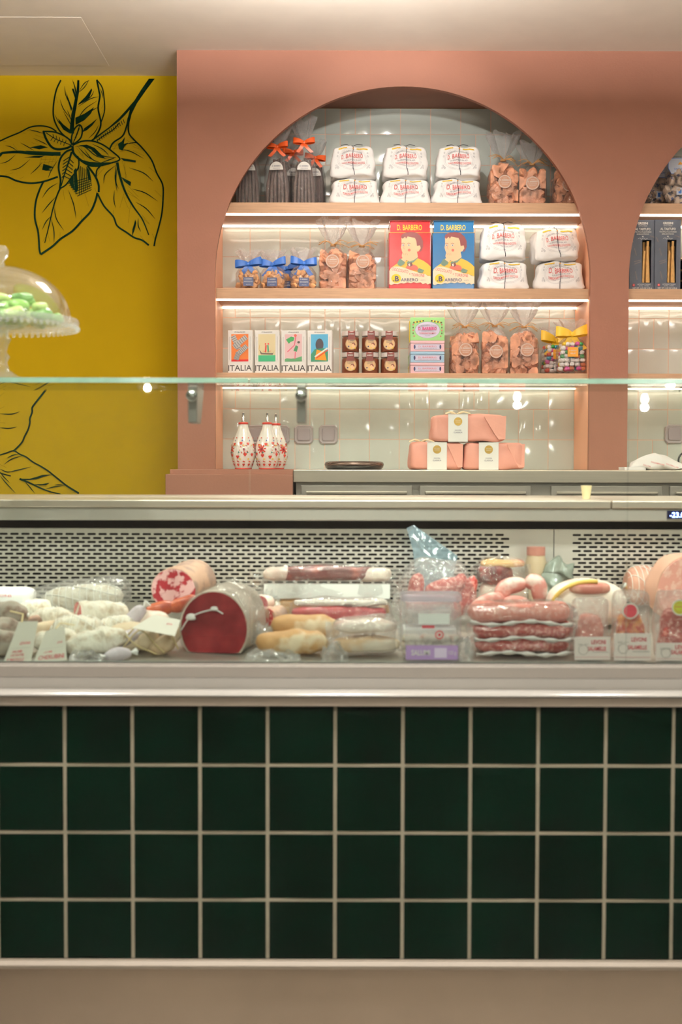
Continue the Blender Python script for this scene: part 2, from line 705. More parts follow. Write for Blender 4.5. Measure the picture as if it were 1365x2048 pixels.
# glazed wall tiles in both niches (part of the back wall)
def tile_wall(name, x0, x1, z0, z1, ztie, th, xtie, tw, y, mt, gm, gap, parent, split, bulge, thick=0.006, seg=4):
    mb = MB()
    mb.box(x0, x1, y - thick * 0.5, y, z0, z1, gm)
    rnd = random.Random(3)
    r0 = math.floor((z0 - ztie) / th)
    r1 = math.ceil((z1 - ztie) / th)
    for r in range(r0, r1):
        c = math.floor((x0 - xtie) / tw)
        while xtie + c * tw < x1:
            cells = [(xtie + c * tw, xtie + (c + 1) * tw)]
            if rnd.random() < split:
                cells = [(cells[0][0], cells[0][0] + tw / 2), (cells[0][0] + tw / 2, cells[0][1])]
            for a, b in cells:
                a2, b2 = max(a + gap / 2, x0), min(b - gap / 2, x1)
                za, zb = max(ztie + r * th + gap / 2, z0), min(ztie + (r + 1) * th - gap / 2, z1)
                if b2 - a2 < 0.004 or zb - za < 0.004:
                    continue
                tx, tz = rnd.uniform(-1, 1) * bulge, rnd.uniform(-1, 1) * bulge
                sd = rnd.uniform(0, 50)
                g = []
                for j in range(seg + 1):
                    for i in range(seg + 1):
                        u, v = i / seg, j / seg
                        px, pz = a2 + (b2 - a2) * u, za + (zb - za) * v
                        e = min(u, 1 - u, v, 1 - v)
                        d = thick * (0.72 if e <= 0 else 1.0) + tx * (u - .5) + tz * (v - .5) \
                            + bulge * 0.8 * noise.noise(Vector((px * 14 + sd, pz * 14, 0)))
                        g.append((px, y - d, pz))
                f = [(j * (seg + 1) + i, j * (seg + 1) + i + 1, (j + 1) * (seg + 1) + i + 1, (j + 1) * (seg + 1) + i)
                     for j in range(seg) for i in range(seg)]
                # side skirt
                o = len(g)
                rim = [i for i in range(seg + 1)] + [(j + 1) * (seg + 1) - 1 for j in range(1, seg + 1)] + \
                      [seg * (seg + 1) + i for i in range(seg - 1, -1, -1)] + [j * (seg + 1) for j in range(seg - 1, 0, -1)]
                for q in rim:
                    g.append((g[q][0], y, g[q][2]))
                for q in range(len(rim)):
                    q2 = (q + 1) % len(rim)
                    f.append((rim[q2], rim[q], o + q, o + q2))
                mb.add(g, f, mt)
            c += 1
    ob = mb.build(name, None, parent, smooth=True, auto=40)
    return ob

TH = 60.2 / F * YB
for k in range(2):
    a = NICHE_L + k * PITCH_X
    tile_wall('wall_tiles', a, a + 2 * ARCH_R, Z_CTR - 0.05, ARCH_Z + ARCH_R + 0.004, zz(939, YB), TH,
              xx(501, YB), 59.5 / F * YB, YB - 0.0005, M_TILE, M_GROUT, 0.0036, wall_back, 0.3, 0.0010)

# mural on the yellow wall
MUR = []
def mural():
    d = Decal()
    def P(pts, k, ox, oy):
        return [(lambda v: (v.x, v.z))(at(ox + x / k, oy + y / k, YB)) for x, y in pts]
    def S(pts, w, w2=None, taper=False, k=3.792, ox=0, oy=130):
        q = P(pts, k, ox, oy)
        if len(q) > 2:
            q = [(p[0], p[1]) for p in smooth_pts([(a, b, 0) for a, b in q], 5)]
        sc = YB / F / k * 1.3
        d.stroke(q, w * sc, M_INK, None if w2 is None else w2 * sc, taper)
    def G(pts, k=3.792, ox=0, oy=130):
        d.poly(P(pts, k, ox, oy), M_INK)
    # branch
    G([(1130, 104), (1175, 104), (1110, 190), (1075, 240), (1040, 290), (1000, 370), (985, 420), (970, 400), (985, 340), (950, 380),
       (900, 430), (820, 490), (740, 550), (705, 575), (690, 570), (740, 535), (830, 470), (905, 400), (960, 340), (1020, 270), (1070, 190)])
    S([(905, 440), (860, 490), (790, 535), (735, 575)], 6)
    for i in range(14):
        f = i / 13
        x, y = 735 + 200 * f, 565 - 145 * f
        S([(x, y - 8), (x + 10, y + 22)], 4)
    # top leaf
    S([(462, 115), (428, 190), (408, 290), (405, 380), (425, 450), (470, 520), (540, 575)], 9)
    S([(735, 112), (752, 200), (758, 240), (745, 330), (765, 430), (755, 490), (715, 560)], 10)
    S([(735, 112), (770, 160), (785, 210), (795, 330), (780, 400), (765, 440)], 7)
    S([(595, 115), (590, 200), (565, 330), (550, 430), (545, 520)], 12, 26)
    G([(560, 300), (590, 250), (580, 330), (562, 400), (556, 470), (540, 470), (540, 380)])
    G([(572, 400), (640, 370), (715, 320), (690, 370), (640, 420), (575, 455)])
    G([(600, 290), (650, 240), (695, 178), (700, 190), (680, 245), (640, 280), (590, 305)])
    G([(640, 480), (690, 445), (740, 405), (700, 460), (660, 495), (625, 510)])
    G([(440, 405), (480, 450), (530, 490), (530, 520), (480, 490), (455, 450)])
    G([(545, 180), (560, 180), (580, 240), (575, 270)])
    G([(500, 200), (530, 280), (550, 330), (540, 350), (515, 270)])
    for a in [[(490, 160), (500, 230), (535, 310)], [(455, 260), (480, 330), (530, 400)], [(415, 375), (450, 440), (500, 480)],
              [(425, 240), (440, 290)], [(600, 200), (640, 140), (680, 115)], [(590, 215), (640, 170), (675, 115)],
              [(640, 280), (690, 240), (715, 195)], [(590, 320), (680, 260), (750, 240)], [(575, 440), (640, 340), (740, 270)],
              [(650, 380), (700, 345), (745, 320)], [(670, 560), (720, 510), (750, 455)], [(760, 180), (775, 215), (780, 250)],
              [(762, 200), (755, 300)], [(770, 330), (785, 300)], [(765, 380), (788, 340)], [(550, 115), (570, 170), (580, 220)],
              [(560, 130), (575, 210), (590, 260)], [(510, 340), (530, 390), (545, 430)], [(480, 350), (520, 420), (540, 460)]]:
        S(a, 5, taper=True)
    # left leaf
    S([(0, 577), (70, 545), (150, 512), (230, 472), (310, 462), (380, 475), (430, 505)], 8)
    S([(0, 842), (60, 850), (130, 880), (230, 897), (330, 885), (440, 848)], 11)
    S([(0, 690), (20, 668), (140, 660), (250, 670), (460, 675)], 10, 22)
    G([(0, 672), (30, 665), (10, 690), (0, 700)])
    G([(225, 625), (310, 608), (365, 625), (300, 640)])
    G([(190, 650), (300, 655), (400, 660), (470, 680), (400, 690), (300, 685)])
    G([(180, 705), (260, 690), (340, 688), (300, 705), (220, 703)])
    for a in [[(40, 610), (90, 625), (135, 655)], [(100, 600), (140, 655)], [(155, 590), (210, 620), (260, 650)],
              [(0, 750), (60, 730), (120, 680)], [(75, 800), (150, 780), (230, 715)], [(40, 835), (100, 818)], [(150, 865), (180, 848)],
              [(230, 830), (280, 785), (320, 740)], [(170, 515), (195, 520)], [(10, 575), (50, 580)], [(220, 490), (280, 505), (330, 520)],
              [(205, 495), (300, 510)], [(250, 555), (330, 590), (360, 610)], [(270, 575), (340, 600)], [(240, 590), (300, 605)],
              [(265, 530), (350, 560)], [(320, 690), (300, 760)], [(350, 700), (330, 770)], [(385, 700), (360, 780)],
              [(410, 700), (390, 760)], [(310, 720), (420, 715)], [(300, 745), (420, 730)], [(290, 770), (410, 760)],
              [(430, 690), (420, 740)], [(365, 860), (390, 800), (440, 720)]]:
        S(a, 5, taper=True)
    G([(330, 750), (410, 775), (370, 790), (400, 800), (350, 803), (320, 795)])
    # small centre leaves
    S([(330, 503), (350, 560), (390, 620), (440, 640), (510, 630), (545, 610)], 13)
    S([(325, 505), (400, 507), (460, 525), (520, 560), (548, 605)], 9)
    S([(350, 515), (420, 560), (480, 585), (540, 608)], 5)
    S([(545, 600), (545, 540), (570, 480), (605, 455), (625, 490), (615, 550), (575, 590), (548, 602)], 9)
    S([(552, 600), (580, 540), (603, 480)], 5)
    for i in range(5):
        S([(560 + i * 9, 575 - i * 20), (580 + i * 6, 545 - i * 22)], 5)
        S([(400 + i * 22, 552 + i * 9), (385 + i * 25, 575 + i * 10)], 4)
        S([(410 + i * 22, 556 + i * 9), (402 + i * 25, 525 + i * 12)], 4)
    # pair of leaves to the right of the centre
    S([(550, 610), (620, 580), (700, 577), (780, 605), (850, 655), (910, 715), (840, 745), (760, 765)], 9)
    S([(550, 615), (560, 670), (610, 720), (680, 760), (760, 765)], 14)
    G([(605, 715), (680, 735), (760, 740), (850, 738), (780, 768), (700, 768), (640, 745)])
    G([(600, 610), (660, 605), (720, 630), (770, 680), (800, 710), (740, 690), (690, 640)])
    for a in [[(570, 620), (640, 620), (730, 690), (830, 715)], [(575, 625), (640, 700)], [(590, 620), (660, 690), (720, 730)],
              [(640, 640), (700, 715), (760, 740)], [(690, 650), (780, 690), (880, 705)], [(700, 600), (780, 640), (830, 690)],
              [(600, 660), (650, 730)], [(730, 630), (820, 670)], [(620, 625), (630, 690)], [(880, 700), (830, 720), (760, 745)]]:
        S(a, 6, taper=True)
    S([(548, 640), (500, 660), (460, 710), (445, 780), (460, 870), (455, 938)], 11)
    S([(455, 938), (500, 910), (545, 850), (590, 790), (600, 740), (590, 690)], 8)
    S([(545, 660), (520, 740), (490, 830), (465, 920)], 12, 5)
    for i in range(6):
        S([(525 - i * 8, 700 + i * 28), (480 - i * 2, 730 + i * 25)], 5)
        S([(530 - i * 8, 715 + i * 26), (560 - i * 4, 745 + i * 25)], 5)
    # lower left leaf
    S([(330, 885), (300, 950), (272, 1040), (265, 1160), (290, 1270), (300, 1400), (310, 1437)], 11)
    S([(310, 1437), (400, 1375), (460, 1320), (550, 1260), (620, 1185), (690, 1110), (725, 1030), (740, 970)], 12)
    S([(460, 930), (430, 1000), (400, 1100), (370, 1230), (340, 1350)], 10, 5)
    S([(665, 765), (720, 840), (748, 905), (750, 965)], 12)
    for a in [[(320, 1010), (370, 940), (440, 895)], [(318, 1125), (370, 1060), (425, 1000)], [(320, 1250), (350, 1190), (385, 1150)],
              [(480, 945), (490, 1025)], [(520, 950), (560, 1060), (578, 1165)], [(410, 1080), (430, 1170), (485, 1255)],
              [(415, 1060), (425, 1150)], [(640, 960), (675, 1075)], [(720, 935), (735, 975)], [(390, 1170), (410, 1260), (410, 1350)],
              [(360, 1270), (380, 1340)], [(620, 1140), (620, 1185)], [(457, 1270), (455, 1320)], [(290, 1270), (305, 1215)],
              [(325, 1340), (350, 1300)], [(410, 1330), (410, 1370)]]:
        S(a, 6, taper=True)
    G([(520, 880), (560, 840), (560, 900), (575, 960), (545, 930)])
    G([(560, 800), (580, 780), (595, 940), (575, 980), (565, 900)])
    G([(655, 770), (680, 800), (695, 880), (670, 870), (660, 810)])
    for i in range(7):
        S([(515 + i * 12, 900 + i * 16), (690 + i * 1, 850 + i * 16)], 4)
        S([(600 + i * 13, 760 + i * 8), (605 + i * 15, 990 - i * 12)], 4)
    # right leaf
    S([(975, 400), (960, 470), (930, 540), (860, 590), (830, 645)], 9)
    S([(990, 390), (975, 450), (980, 520), (1020, 570), (1080, 630), (1150, 720), (1190, 820), (1235, 910), (1238, 1010), (1228, 1130),
       (1205, 1230), (1180, 1320), (1170, 1375)], 9)
    S([(740, 975), (790, 1070), (860, 1150), (890, 1220), (960, 1270), (1020, 1310), (1080, 1330), (1130, 1368)], 10)
    S([(890, 740), (910, 840), (950, 960), (1010, 1070), (1080, 1170), (1130, 1290)], 16, 6)
    S([(765, 765), (735, 800), (730, 860)], 8)
    G([(895, 600), (925, 580), (950, 545), (940, 600), (975, 590), (945, 620), (930, 650), (905, 640)])
    G([(915, 705), (1032, 725), (1030, 740), (940, 728)])
    G([(920, 850), (995, 888), (990, 920), (945, 885)])
    G([(1028, 1172), (1035, 1200), (1020, 1260), (1003, 1300), (1005, 1250)])
    for a in [[(930, 640), (1000, 660), (1090, 710)], [(950, 600), (1030, 590), (1060, 605)], [(985, 550), (1060, 610)],
              [(960, 570), (1080, 640)], [(1010, 620), (1090, 650)], [(1010, 650), (1095, 690)], [(980, 780), (1090, 820), (1165, 885)],
              [(1130, 775), (1185, 820)], [(1000, 940), (1100, 970), (1200, 1035)], [(1175, 950), (1225, 1000)],
              [(1030, 1040), (1110, 1090), (1180, 1170)], [(1080, 1140), (1135, 1205)], [(1060, 1140), (1135, 1210)],
              [(1050, 1160), (1050, 1220), (1070, 1265)], [(1155, 1280), (1175, 1320)], [(880, 760), (800, 830), (788, 900)],
              [(870, 950), (865, 1020), (878, 1085)], [(940, 980), (910, 1085)], [(940, 1000), (975, 1090)], [(990, 1060), (975, 1200)],
              [(860, 1100), (865, 1165)], [(880, 760), (875, 860), (890, 960)], [(890, 770), (880, 880), (900, 940)],
              [(730, 850), (790, 785)], [(735, 830), (760, 780)], [(975, 920), (1050, 1000)], [(970, 950), (1060, 1030)],
              [(960, 970), (1040, 1010)], [(930, 730), (965, 860)], [(945, 740), (955, 860)], [(1065, 1295), (1100, 1340)],
              [(850, 600), (900, 600)], [(840, 620), (910, 610)], [(845, 640), (920, 625)], [(860, 650), (900, 580)],
              [(910, 660), (990, 640)], [(905, 680), (900, 700)]]:
        S(a, 6, taper=True)
    # lower leaf spray seen through the glass (crop scale 7.583 at 0,740)
    K = dict(k=7.583, ox=0, oy=740)
    S([(540, 180), (640, 205), (720, 228), (790, 230), (850, 185)], 10, **K)
    S([(705, 290), (620, 400), (540, 500), (490, 575), (490, 640), (455, 740), (455, 800), (430, 900), (375, 1010), (340, 1090), (270, 1170), (210, 1225)], 22, 18, **K)
    S([(0, 1290), (100, 1258), (210, 1225), (300, 1275), (400, 1320), (500, 1395), (620, 1460), (730, 1530), (800, 1585), (900, 1665), (1000, 1745), (1100, 1810), (1200, 1870)], 14, 22, **K)
    S([(300, 1650), (400, 1690), (500, 1735), (640, 1800), (780, 1850), (920, 1880)], 24, 12, **K)
    G([(300, 1650), (450, 1650), (560, 1620), (650, 1590), (800, 1585), (660, 1620), (560, 1655), (450, 1668), (350, 1672)], **K)
    G([(520, 1730), (640, 1730), (760, 1708), (700, 1745), (600, 1750)], **K)
    for a in [[(110, 1335), (190, 1295), (290, 1272)], [(60, 1435), (180, 1350), (340, 1300)], [(120, 1555), (260, 1520), (480, 1467)],
              [(380, 1690), (450, 1770), (530, 1870)], [(830, 1742), (900, 1740), (990, 1750)], [(580, 1775), (720, 1760)],
              [(700, 1805), (830, 1770), (940, 1762)], [(1100, 1865), (1160, 1850)], [(0, 1600), (100, 1720), (240, 1870)],
              [(0, 1540), (60, 1620), (150, 1710)], [(0, 1500), (100, 1545), (170, 1540)], [(0, 1430), (100, 1480)],
              [(0, 400), (65, 345)], [(0, 590), (70, 555)], [(0, 665), (180, 668), (305, 630)], [(0, 870), (130, 885), (260, 862)],
              [(0, 250), (150, 215)], [(20, 240), (240, 290)], [(0, 800), (90, 805)], [(700, 1810), (770, 1870)]]:
        S(a, 12, taper=True, **K)
    G([(0, 1550), (60, 1570), (170, 1600), (165, 1615), (60, 1590), (0, 1570)], **K)
    d.build('mural', wall_back, flat(YB), step=0.00001, base=0.0008)
mural()

# ---------------------------------------------------------------- ceiling lamps, plus added fill panels (with their light)
M_LAMP = emit('lamp lens', (255, 240, 220), 12.0)
SPOTS = [  # x, y, target, watts, cone, radius, label
    (ARCH_X - 0.02, 4.16, (ARCH_X, 5.4, 2.42), 26, 62, 0.022, 'ceiling spotlight aimed into the arched niche'),
    (-0.95, 1.75, (-0.7, 2.75, 0.9), 120, 60, 0.04, 'ceiling spotlight above the left end of the display case'),
    (0.0, 1.6, (0.05, 2.8, 0.9), 120, 60, 0.04, 'ceiling spotlight above the middle of the display case'),
    (0.95, 1.75, (0.75, 2.75, 0.9), 120, 60, 0.04, 'ceiling spotlight above the right end of the display case'),
]


def spotlight(x, y, tgt, watt, cone, rad, label):
    t = thing('ceiling_spotlight', label, 'spotlight', (x, y, ZC), group='ceiling spotlights')
    MB().lathe([(0.045, -0.012), (0.045, 0.0)], seg=20).build('canopy', M_BLACK, t)
    MB().lathe([(0.035, -0.012), (0.036, -0.012), (0.036, -0.07), (0.032, -0.07), (0.03, -0.055), (0.0, -0.055)], seg=20,
               cap=False).build('housing', M_BLACK, t)
    MB().lathe([(0.030, -0.062), (0.030, -0.060)], seg=16).build('lens', M_LAMP, t)
    ld = bpy.data.lights.new('beam', 'SPOT')
    ld.energy = watt
    ld.color = WARM
    ld.spot_size = R(cone)
    ld.spot_blend = 0.6
    ld.shadow_soft_size = rad
    lo = bpy.data.objects.new('beam', ld)
    COL.objects.link(lo)
    lo.parent = t
    lo.location = (0, 0, -0.085)
    d = Vector(tgt) - Vector((x, y, ZC - 0.085))
    lo.rotation_euler = d.to_track_quat('-Z', 'Y').to_euler()
    return t


for s_ in SPOTS:
    spotlight(*s_)

AREA = [(-2.4, 0.4), (0.0, 0.2), (2.4, 0.4), (-1.3, -2.0), (1.3, -2.0), (-2.6, 3.2), (2.6, 3.2), (0.0, 3.6)]
AREA_W = 23


WHERE = ['over the left of the shop floor', 'above the camera side of the display case', 'over the right of the shop floor',
         'at the far left behind the viewer', 'at the far right behind the viewer', 'left of the yellow wall', 'right of the arched wall',
         'between display case and arched wall']


def fill_panel(x, y, where, watt=AREA_W, size=0.5, drop=0.22):  # out-of-view panels added to brighten the ceiling and the room
    t = thing('added_fill_panel', 'unseen square fill panel added below the ceiling ' + where, 'fill light', (x, y, ZC), group='added fill light panels')
    h = size / 2
    MB().box(-h - .02, h + .02, -h - .02, h + .02, -drop - 0.03, -drop).build('frame', M_ALU, t)
    gm = emit('panel glow', (255, 240, 222), 3.0)
    MB().box(-h, h, -h, h, -drop - 0.033, -drop - 0.0305).build('diffuser', gm, t)
    MB().box(-h, h, -h, h, -drop + .0005, -drop + 0.003).build('diffuser', gm, t)
    for sx in (-1, 1):
        MB().tube([(sx * h * .8, 0, -drop), (sx * h * .8, 0, 0)], 0.002, seg=6).build('suspension_wire', M_CHROME, t)
    for q, (zz_, up) in enumerate(((-drop - .04, 0), (-drop + .01, 1))):
        ld = bpy.data.lights.new('glow', 'AREA')
        ld.size = size
        ld.energy = watt * (10.0 if up else 0.9)
        ld.color = WARM
        lo = bpy.data.objects.new('glow', ld)
        COL.objects.link(lo)
        lo.parent = t
        lo.location = (0, 0, zz_)
        if up:
            lo.rotation_euler = (PI, 0, 0)
    return t


for a, wh in zip(AREA, WHERE):
    fill_panel(a[0], a[1], wh)


def glass_pendant(x, y, zl_, label):
    t = thing('glass_pendant', label, 'pendant lamp', (x, y, ZC), group='glass pendants over the shop floor')
    d = zl_ - ZC
    MB().tube([(0, 0, 0), (0, 0, d + .12)], .003, seg=6).build('cable', M_BLACK, t)
    MB().lathe([(.055, d + .11), (.055, d), (.051, d), (.051, d + .105), (0, d + .106), (0, d + .11)], seg=28, cap=False).build('glass_shade', glassy('shade glass', (250, 250, 250), .12, .05), t, smooth=True, auto=40)
    MB().lathe([(0, d + .02), (.018, d + .03), (.022, d + .045), (.014, d + .07), (0, d + .075)], seg=16, cap=False).build('bulb', emit('bulb', (255, 240, 220), 60.0), t, smooth=True)
    ld = bpy.data.lights.new('bulb_light', 'POINT')
    ld.energy = 9
    ld.color = WARM
    ld.shadow_soft_size = 0.02
    lo = bpy.data.objects.new('bulb_light', ld)
    COL.objects.link(lo)
    lo.parent = t
    lo.location = (0, 0, d + .005)


for q, (px_, py_, vy, nm) in enumerate(((1290, 817, 6.1, 'middle'), (1342, 772, 5.7, 'right-hand'), (1035, 812, 6.4, 'centre'), (295, 778, 6.3, 'left-hand'))):
    v_ = at(px_, py_, vy)
    glass_pendant(v_.x, 2 * 2.545 - vy, v_.z, nm + ' glass pendant lamp mirrored in the case front')


# ---------------------------------------------------------------- oak shelves with light strips
M_LED = emit('light strip', (255, 236, 216), LED_STRENGTH)
SH_T = 21 / F * 5.22
SHELF_NAMES = ['top', 'middle', 'lowest']
for k in range(2):
    x0, x1 = NICHE_L + k * PITCH_X + 0.0016, NICHE_R + k * PITCH_X - 0.0016
    for i, z in enumerate(ZS):
        y0 = YN + 0.001
        t = thing('wall_shelf', '%s oak shelf of the %s arched niche, lit from below' % (SHELF_NAMES[i], ['large centre', 'right-hand'][k]),
                  'shelf', ((x0 + x1) / 2, 5.38, z), group='oak niche shelves')
        h = (x1 - x0) / 2
        mb = MB().box(-h, h, y0 - 5.38, YB - 0.010 - 5.38, -SH_T, 0)
        mb.build('board', M_WOOD, t, bevel=0.0015)
        a = y0 - 5.38 + 0.004
        MB().box(-h + .002, h - .002, a, a + 0.012, -SH_T - 0.0072, -SH_T - 0.0003).build('light_strip', M_LED, t)
        a = YB - 5.38 - 0.052
        MB().box(-h + .002, h - .002, a, a + 0.012, -SH_T - 0.0072, -SH_T - 0.0003).build('light_strip', M_LED, t)

# ---------------------------------------------------------------- rear worktop
xs = xx(587, YC)
ped = thing('counter_base', 'pink plaster counter base with raised top slab below the oil bottles', 'counter', (xx(460, YC), 5.0, 0))
ox, oy = ped.location.x, ped.location.y
MB().box(xx(331, YC - .02, 950) - ox, xs - ox - .001, YC - 0.02 - oy, YP - oy - .001, 0, zz(949, YC)).build('body', M_PINK, ped, bevel=0.002)
mb = MB().box(xx(340, YC, 945) - ox, xs - ox - .001, YC - oy, YP - oy - .001, zz(949, YC), Z_CTR)
mb.box(NICHE_L + .001 - ox, xs - ox - .001, YP - oy - .001, YB - .008 - oy, Z_CTR - .028, Z_CTR)
mb.build('top_slab', M_PINK, ped, bevel=0.0015)
st = thing('steel_worktop', 'long brushed steel worktop with refrigerated drawers behind the display case', 'worktop', (xx(1000, YC), 5.0, 0))
ox = st.location.x
xe = 3.2
zt = Z_CTR
zl = zz(965, YC)
mb = MB().box(xs - ox, xe - ox, YC - oy, YP - oy - .001, zl, zt)
mb.box(xs - ox, NICHE_R - .001 - ox, YP - oy - .001, YB - .008 - oy, zt - .028, zt)
mb.box(NICHE_L + PITCH_X + .001 - ox, NICHE_R + PITCH_X - .001 - ox, YP - oy - .001, YB - .008 - oy, zt - .028, zt)
mb.build('top', M_STEEL, st, bevel=0.003)
MB().box(xs - ox + .01, xe - ox, YC + .03 - oy, YP - .002 - oy, 0.0, zl).build('carcass', M_STEELD, st)
dx = xs + 0.03
n = 0
while dx < xe - 0.4:
    wd = 0.43
    d = MB().box(dx - ox, dx + wd - ox, YC + .012 - oy, YC + .029 - oy, zl - .20, zl - .012).build('drawer', M_STEELD, st, bevel=0.002)
    MB().box(dx + .02 - ox, dx + wd - .02 - ox, YC - .004 - oy, YC + .011 - oy, zl - .044, zl - .034).build('handle', M_STEEL, d, bevel=0.002)
    dx += wd + 0.03 + (0.05 if n % 2 else 0)
    n += 1

# ---------------------------------------------------------------- refrigerated display case
CX0, CX1 = -2.6, 2.6
case = thing('display_case', 'refrigerated glass-fronted deli display case on dark green tiled base', 'display case', (0, 2.9, 0))
cy = 2.9


def cbox(mb, y0, y1, z0, z1, x0=CX0, x1=CX1):
    return mb.box(x0, x1, y0 - cy, y1 - cy, z0, z1)


z = {p: zz(p, YF) for p in (1332, 1345, 1355, 1383, 1393, 1412, 1920, 1936)}
kick = cbox(MB(), YF + .01, YF + .03, 0, z[1936]).build('kick_plate', mat('stained brushed steel', (190, 172, 150), 0.27, metal=0.85, vary=0.08,
        vscale=4, aniso=0.9), case)
kr = MB()
kr.loft([[(x, YF - .004 - cy, z[1936]), (x, YF - .014 - cy, z[1936] + .003), (x, YF - .016 - cy, z[1936] + .010),
          (x, YF - .008 - cy, z[1920]), (x, YF + .004 - cy, z[1920])] for x in (CX0, CX1)])
kr.build('kick_rail', mat('rail', (138, 128, 114), 0.5, vary=0.03), case)
base = cbox(MB(), YF + .012, 3.55, z[1936], z[1412]).build('base_carcass', M_DARK, case)
tw = 136.8 / F * YF
tb = tile_wall('tiled_front', CX0, CX1, z[1920], z[1412], zz(1667.5, YF), zz(1532, YF) - zz(1667.5, YF), xx(124.5, YF), tw,
               YF + 0.0115, M_GREEN, M_GROUT2, 0.0075, case, 0.0, 0.0012, 0.007, 6)
tb.location = (0, -cy, 0)
# stainless strip, rounded bumper, sill profile
prof = lambda pts, x0=CX0, x1=CX1: MB().loft([[(x, y - cy, q) for y, q in pts] for x in (x0, x1)])
prof([(YF - .004, z[1412]), (YF - .008, z[1412] + .001), (YF - .008, z[1393] - .001), (YF - .004, z[1393]), (YF + .03, z[1393]), (YF + .03, z[1412])]
     ).build('steel_strip', M_STEEL, case)
zb, zt_ = z[1393], z[1383]
prof([(YF + .02, zb), (YF - .014, zb), (YF - .024, zb + .0025), (YF - .027, zb + .006), (YF - .024, zt_ + .002), (YF - .012, zt_ + .005), (YF + .02, zt_ + .006)]
     ).build('bumper', mat('bumper', (150, 147, 140), 0.16, metal=0.0, vary=0.02), case, smooth=True, auto=50)
prof([(YF + .02, zt_ + .006), (YF - .004, zt_ + .006), (YF - .005, zt_ + .012), (YF - .004, z[1355] - .008), (YF - .004, z[1355] - .001), (YF + .02, z[1355])]
     ).build('lower_profile', mat('grey profile', (132, 129, 122), 0.5, vary=0.02), case, smooth=True, auto=30)
prof([(YF + .05, z[1355]), (YF - .002, z[1355]), (YF - .002, z[1332] - .002), (YF + .002, z[1332]), (YF + .05, z[1332])]
     ).build('sill', mat('sill', (122, 117, 109), 0.5, metal=0.0, vary=0.02), case)
ZSILL = z[1332]
YG = YF + 0.045
ZG = zz(1326, YG)
prof([(YG - .01, ZSILL), (YG - .01, ZG), (YG + .012, ZG), (YG + .012, ZSILL)]).build('glass_channel', mat('pale channel', (176, 186, 178), 0.3, vary=0.02), case)
# clear panes
ZTOP = zz(768, 2.56)
ZTT = zz(757, 2.56)
gx = [CX0, xx(500, YG), xx(1257, YG), CX1]
for i in range(3):
    MB().box(gx[i] + .0004, gx[i + 1] - .0004, YG - cy - .003, YG - cy + .003, ZG - .004, ZTOP - 0.001).build('glass_front', M_GLASS, case)
tops = [CX0, xx(500, 2.56, 765), CX1]
for i in range(2):
    g_ = MB().box(tops[i] + .001, tops[i + 1] - .001, 2.56 - cy - .018, 2.80 - cy, ZTOP, ZTT).build('glass_shelf', M_GLASS, case)
    MB().box(tops[i] + .001, tops[i + 1] - .001, 2.56 - cy - .0192, 2.56 - cy - .0182, ZTOP + .0005, ZTT - .0005).build('polished_edge', M_GEDGE, g_)
# brackets under the glass shelf
for px in (385, 603):
    X = xx(px, 2.62, 800)
    w2 = 0.0095
    mb = MB()
    y0, y1 = 2.62 - cy, 2.755 - cy
    z0, z1 = zz(846, 2.62), ZTOP - .001
    mb.add([(X - w2, y0 + .004, z0), (X + w2, y0 + .004, z0), (X + w2, y1 - .06, z0), (X - w2, y1 - .06, z0),
            (X - w2, y0, z1), (X + w2, y0, z1), (X + w2, y1, z1), (X - w2, y1, z1)],
           [(0, 1, 5, 4), (1, 2, 6, 5), (2, 3, 7, 6), (3, 0, 4, 7), (3, 2, 1, 0), (4, 5, 6, 7)])
    b = mb.build('shelf_bracket', mat('bracket steel', (140, 134, 128), 0.35, metal=0.6), case, bevel=0.0015)
    kz = zz(792, 2.62)
    MB().lathe([(0.0, 0), (0.009, 0), (0.0125, 0.003), (0.0125, 0.010), (0.009, 0.014), (0.0, 0.016)], seg=20, cap=False).rotate(
        Matrix.Translation((X, y0 + .001, kz)) @ Matrix.Rotation(R(90), 4, 'X')).build('bracket_knob', M_CHROME, b, smooth=True, auto=40)
# worktop and fascia at the back of the case
YW = 3.10
zw = zz(1000.5, YW)
zlip = zz(1016, YW)
seamx = xx(1225, YW)
for a, b in ((CX0, seamx - .0012), (seamx + .0012, CX1)):
    cbox(MB(), YW, 3.64, zlip, zw, a, b).build('worktop', M_STEEL, case, bevel=0.0025)
zf = zz(1042, YW)
cbox(MB(), YW + .006, YW + .05, zf, zlip - .0008).build('fascia', mat('fascia steel', (192, 188, 178), 0.36, metal=0.4, vary=0.05, vscale=3, aniso=0.7), case, bevel=0.003)
cbox(MB(), 3.50, 3.62, 0.0, zlip - .001).build('rear_panel', M_DARK, case)
cbox(MB(), YW + .06, 3.49, zlip - .02, zlip - .002).build('inner_roof', M_DARK, case)
# temperature display
dpx = at(1336, 1020, YW)
dw = 0.075
dm = MB().box(dpx.x, dpx.x + dw, YW + .001 - cy, YW + .007 - cy, zz(1036, YW), zz(1020, YW)).build('temperature_display', mat('display window', (14, 22, 60), 0.2, vary=0.02), case)
dc = Decal()
dc.text('-23.0', dpx.x + .006, zz(1028.2, YW), 0.0125, emit('blue digits', (120, 150, 255), 9.0), bold=0.02, left=True)
dc.build('digits', dm, flat(YW + .001 - cy))
# sloping deck
DY0, DY1 = YG + .02, 3.13
DZ0, DZ1 = zz(1333, YG + .02), 0.905
def deck(y):
    return DZ0 + (DZ1 - DZ0) * max(0, min(1, (y - DY0) / (DY1 - DY0)))
mb = MB()
mb.loft([[(x, DY0 - cy, DZ0), (x, DY1 - cy, DZ1), (x, DY1 - cy, DZ1 - .01), (x, DY0 - cy, DZ0 - .01)] for x in (CX0, CX1)])
mb.build('deck', M_STEELD, case)
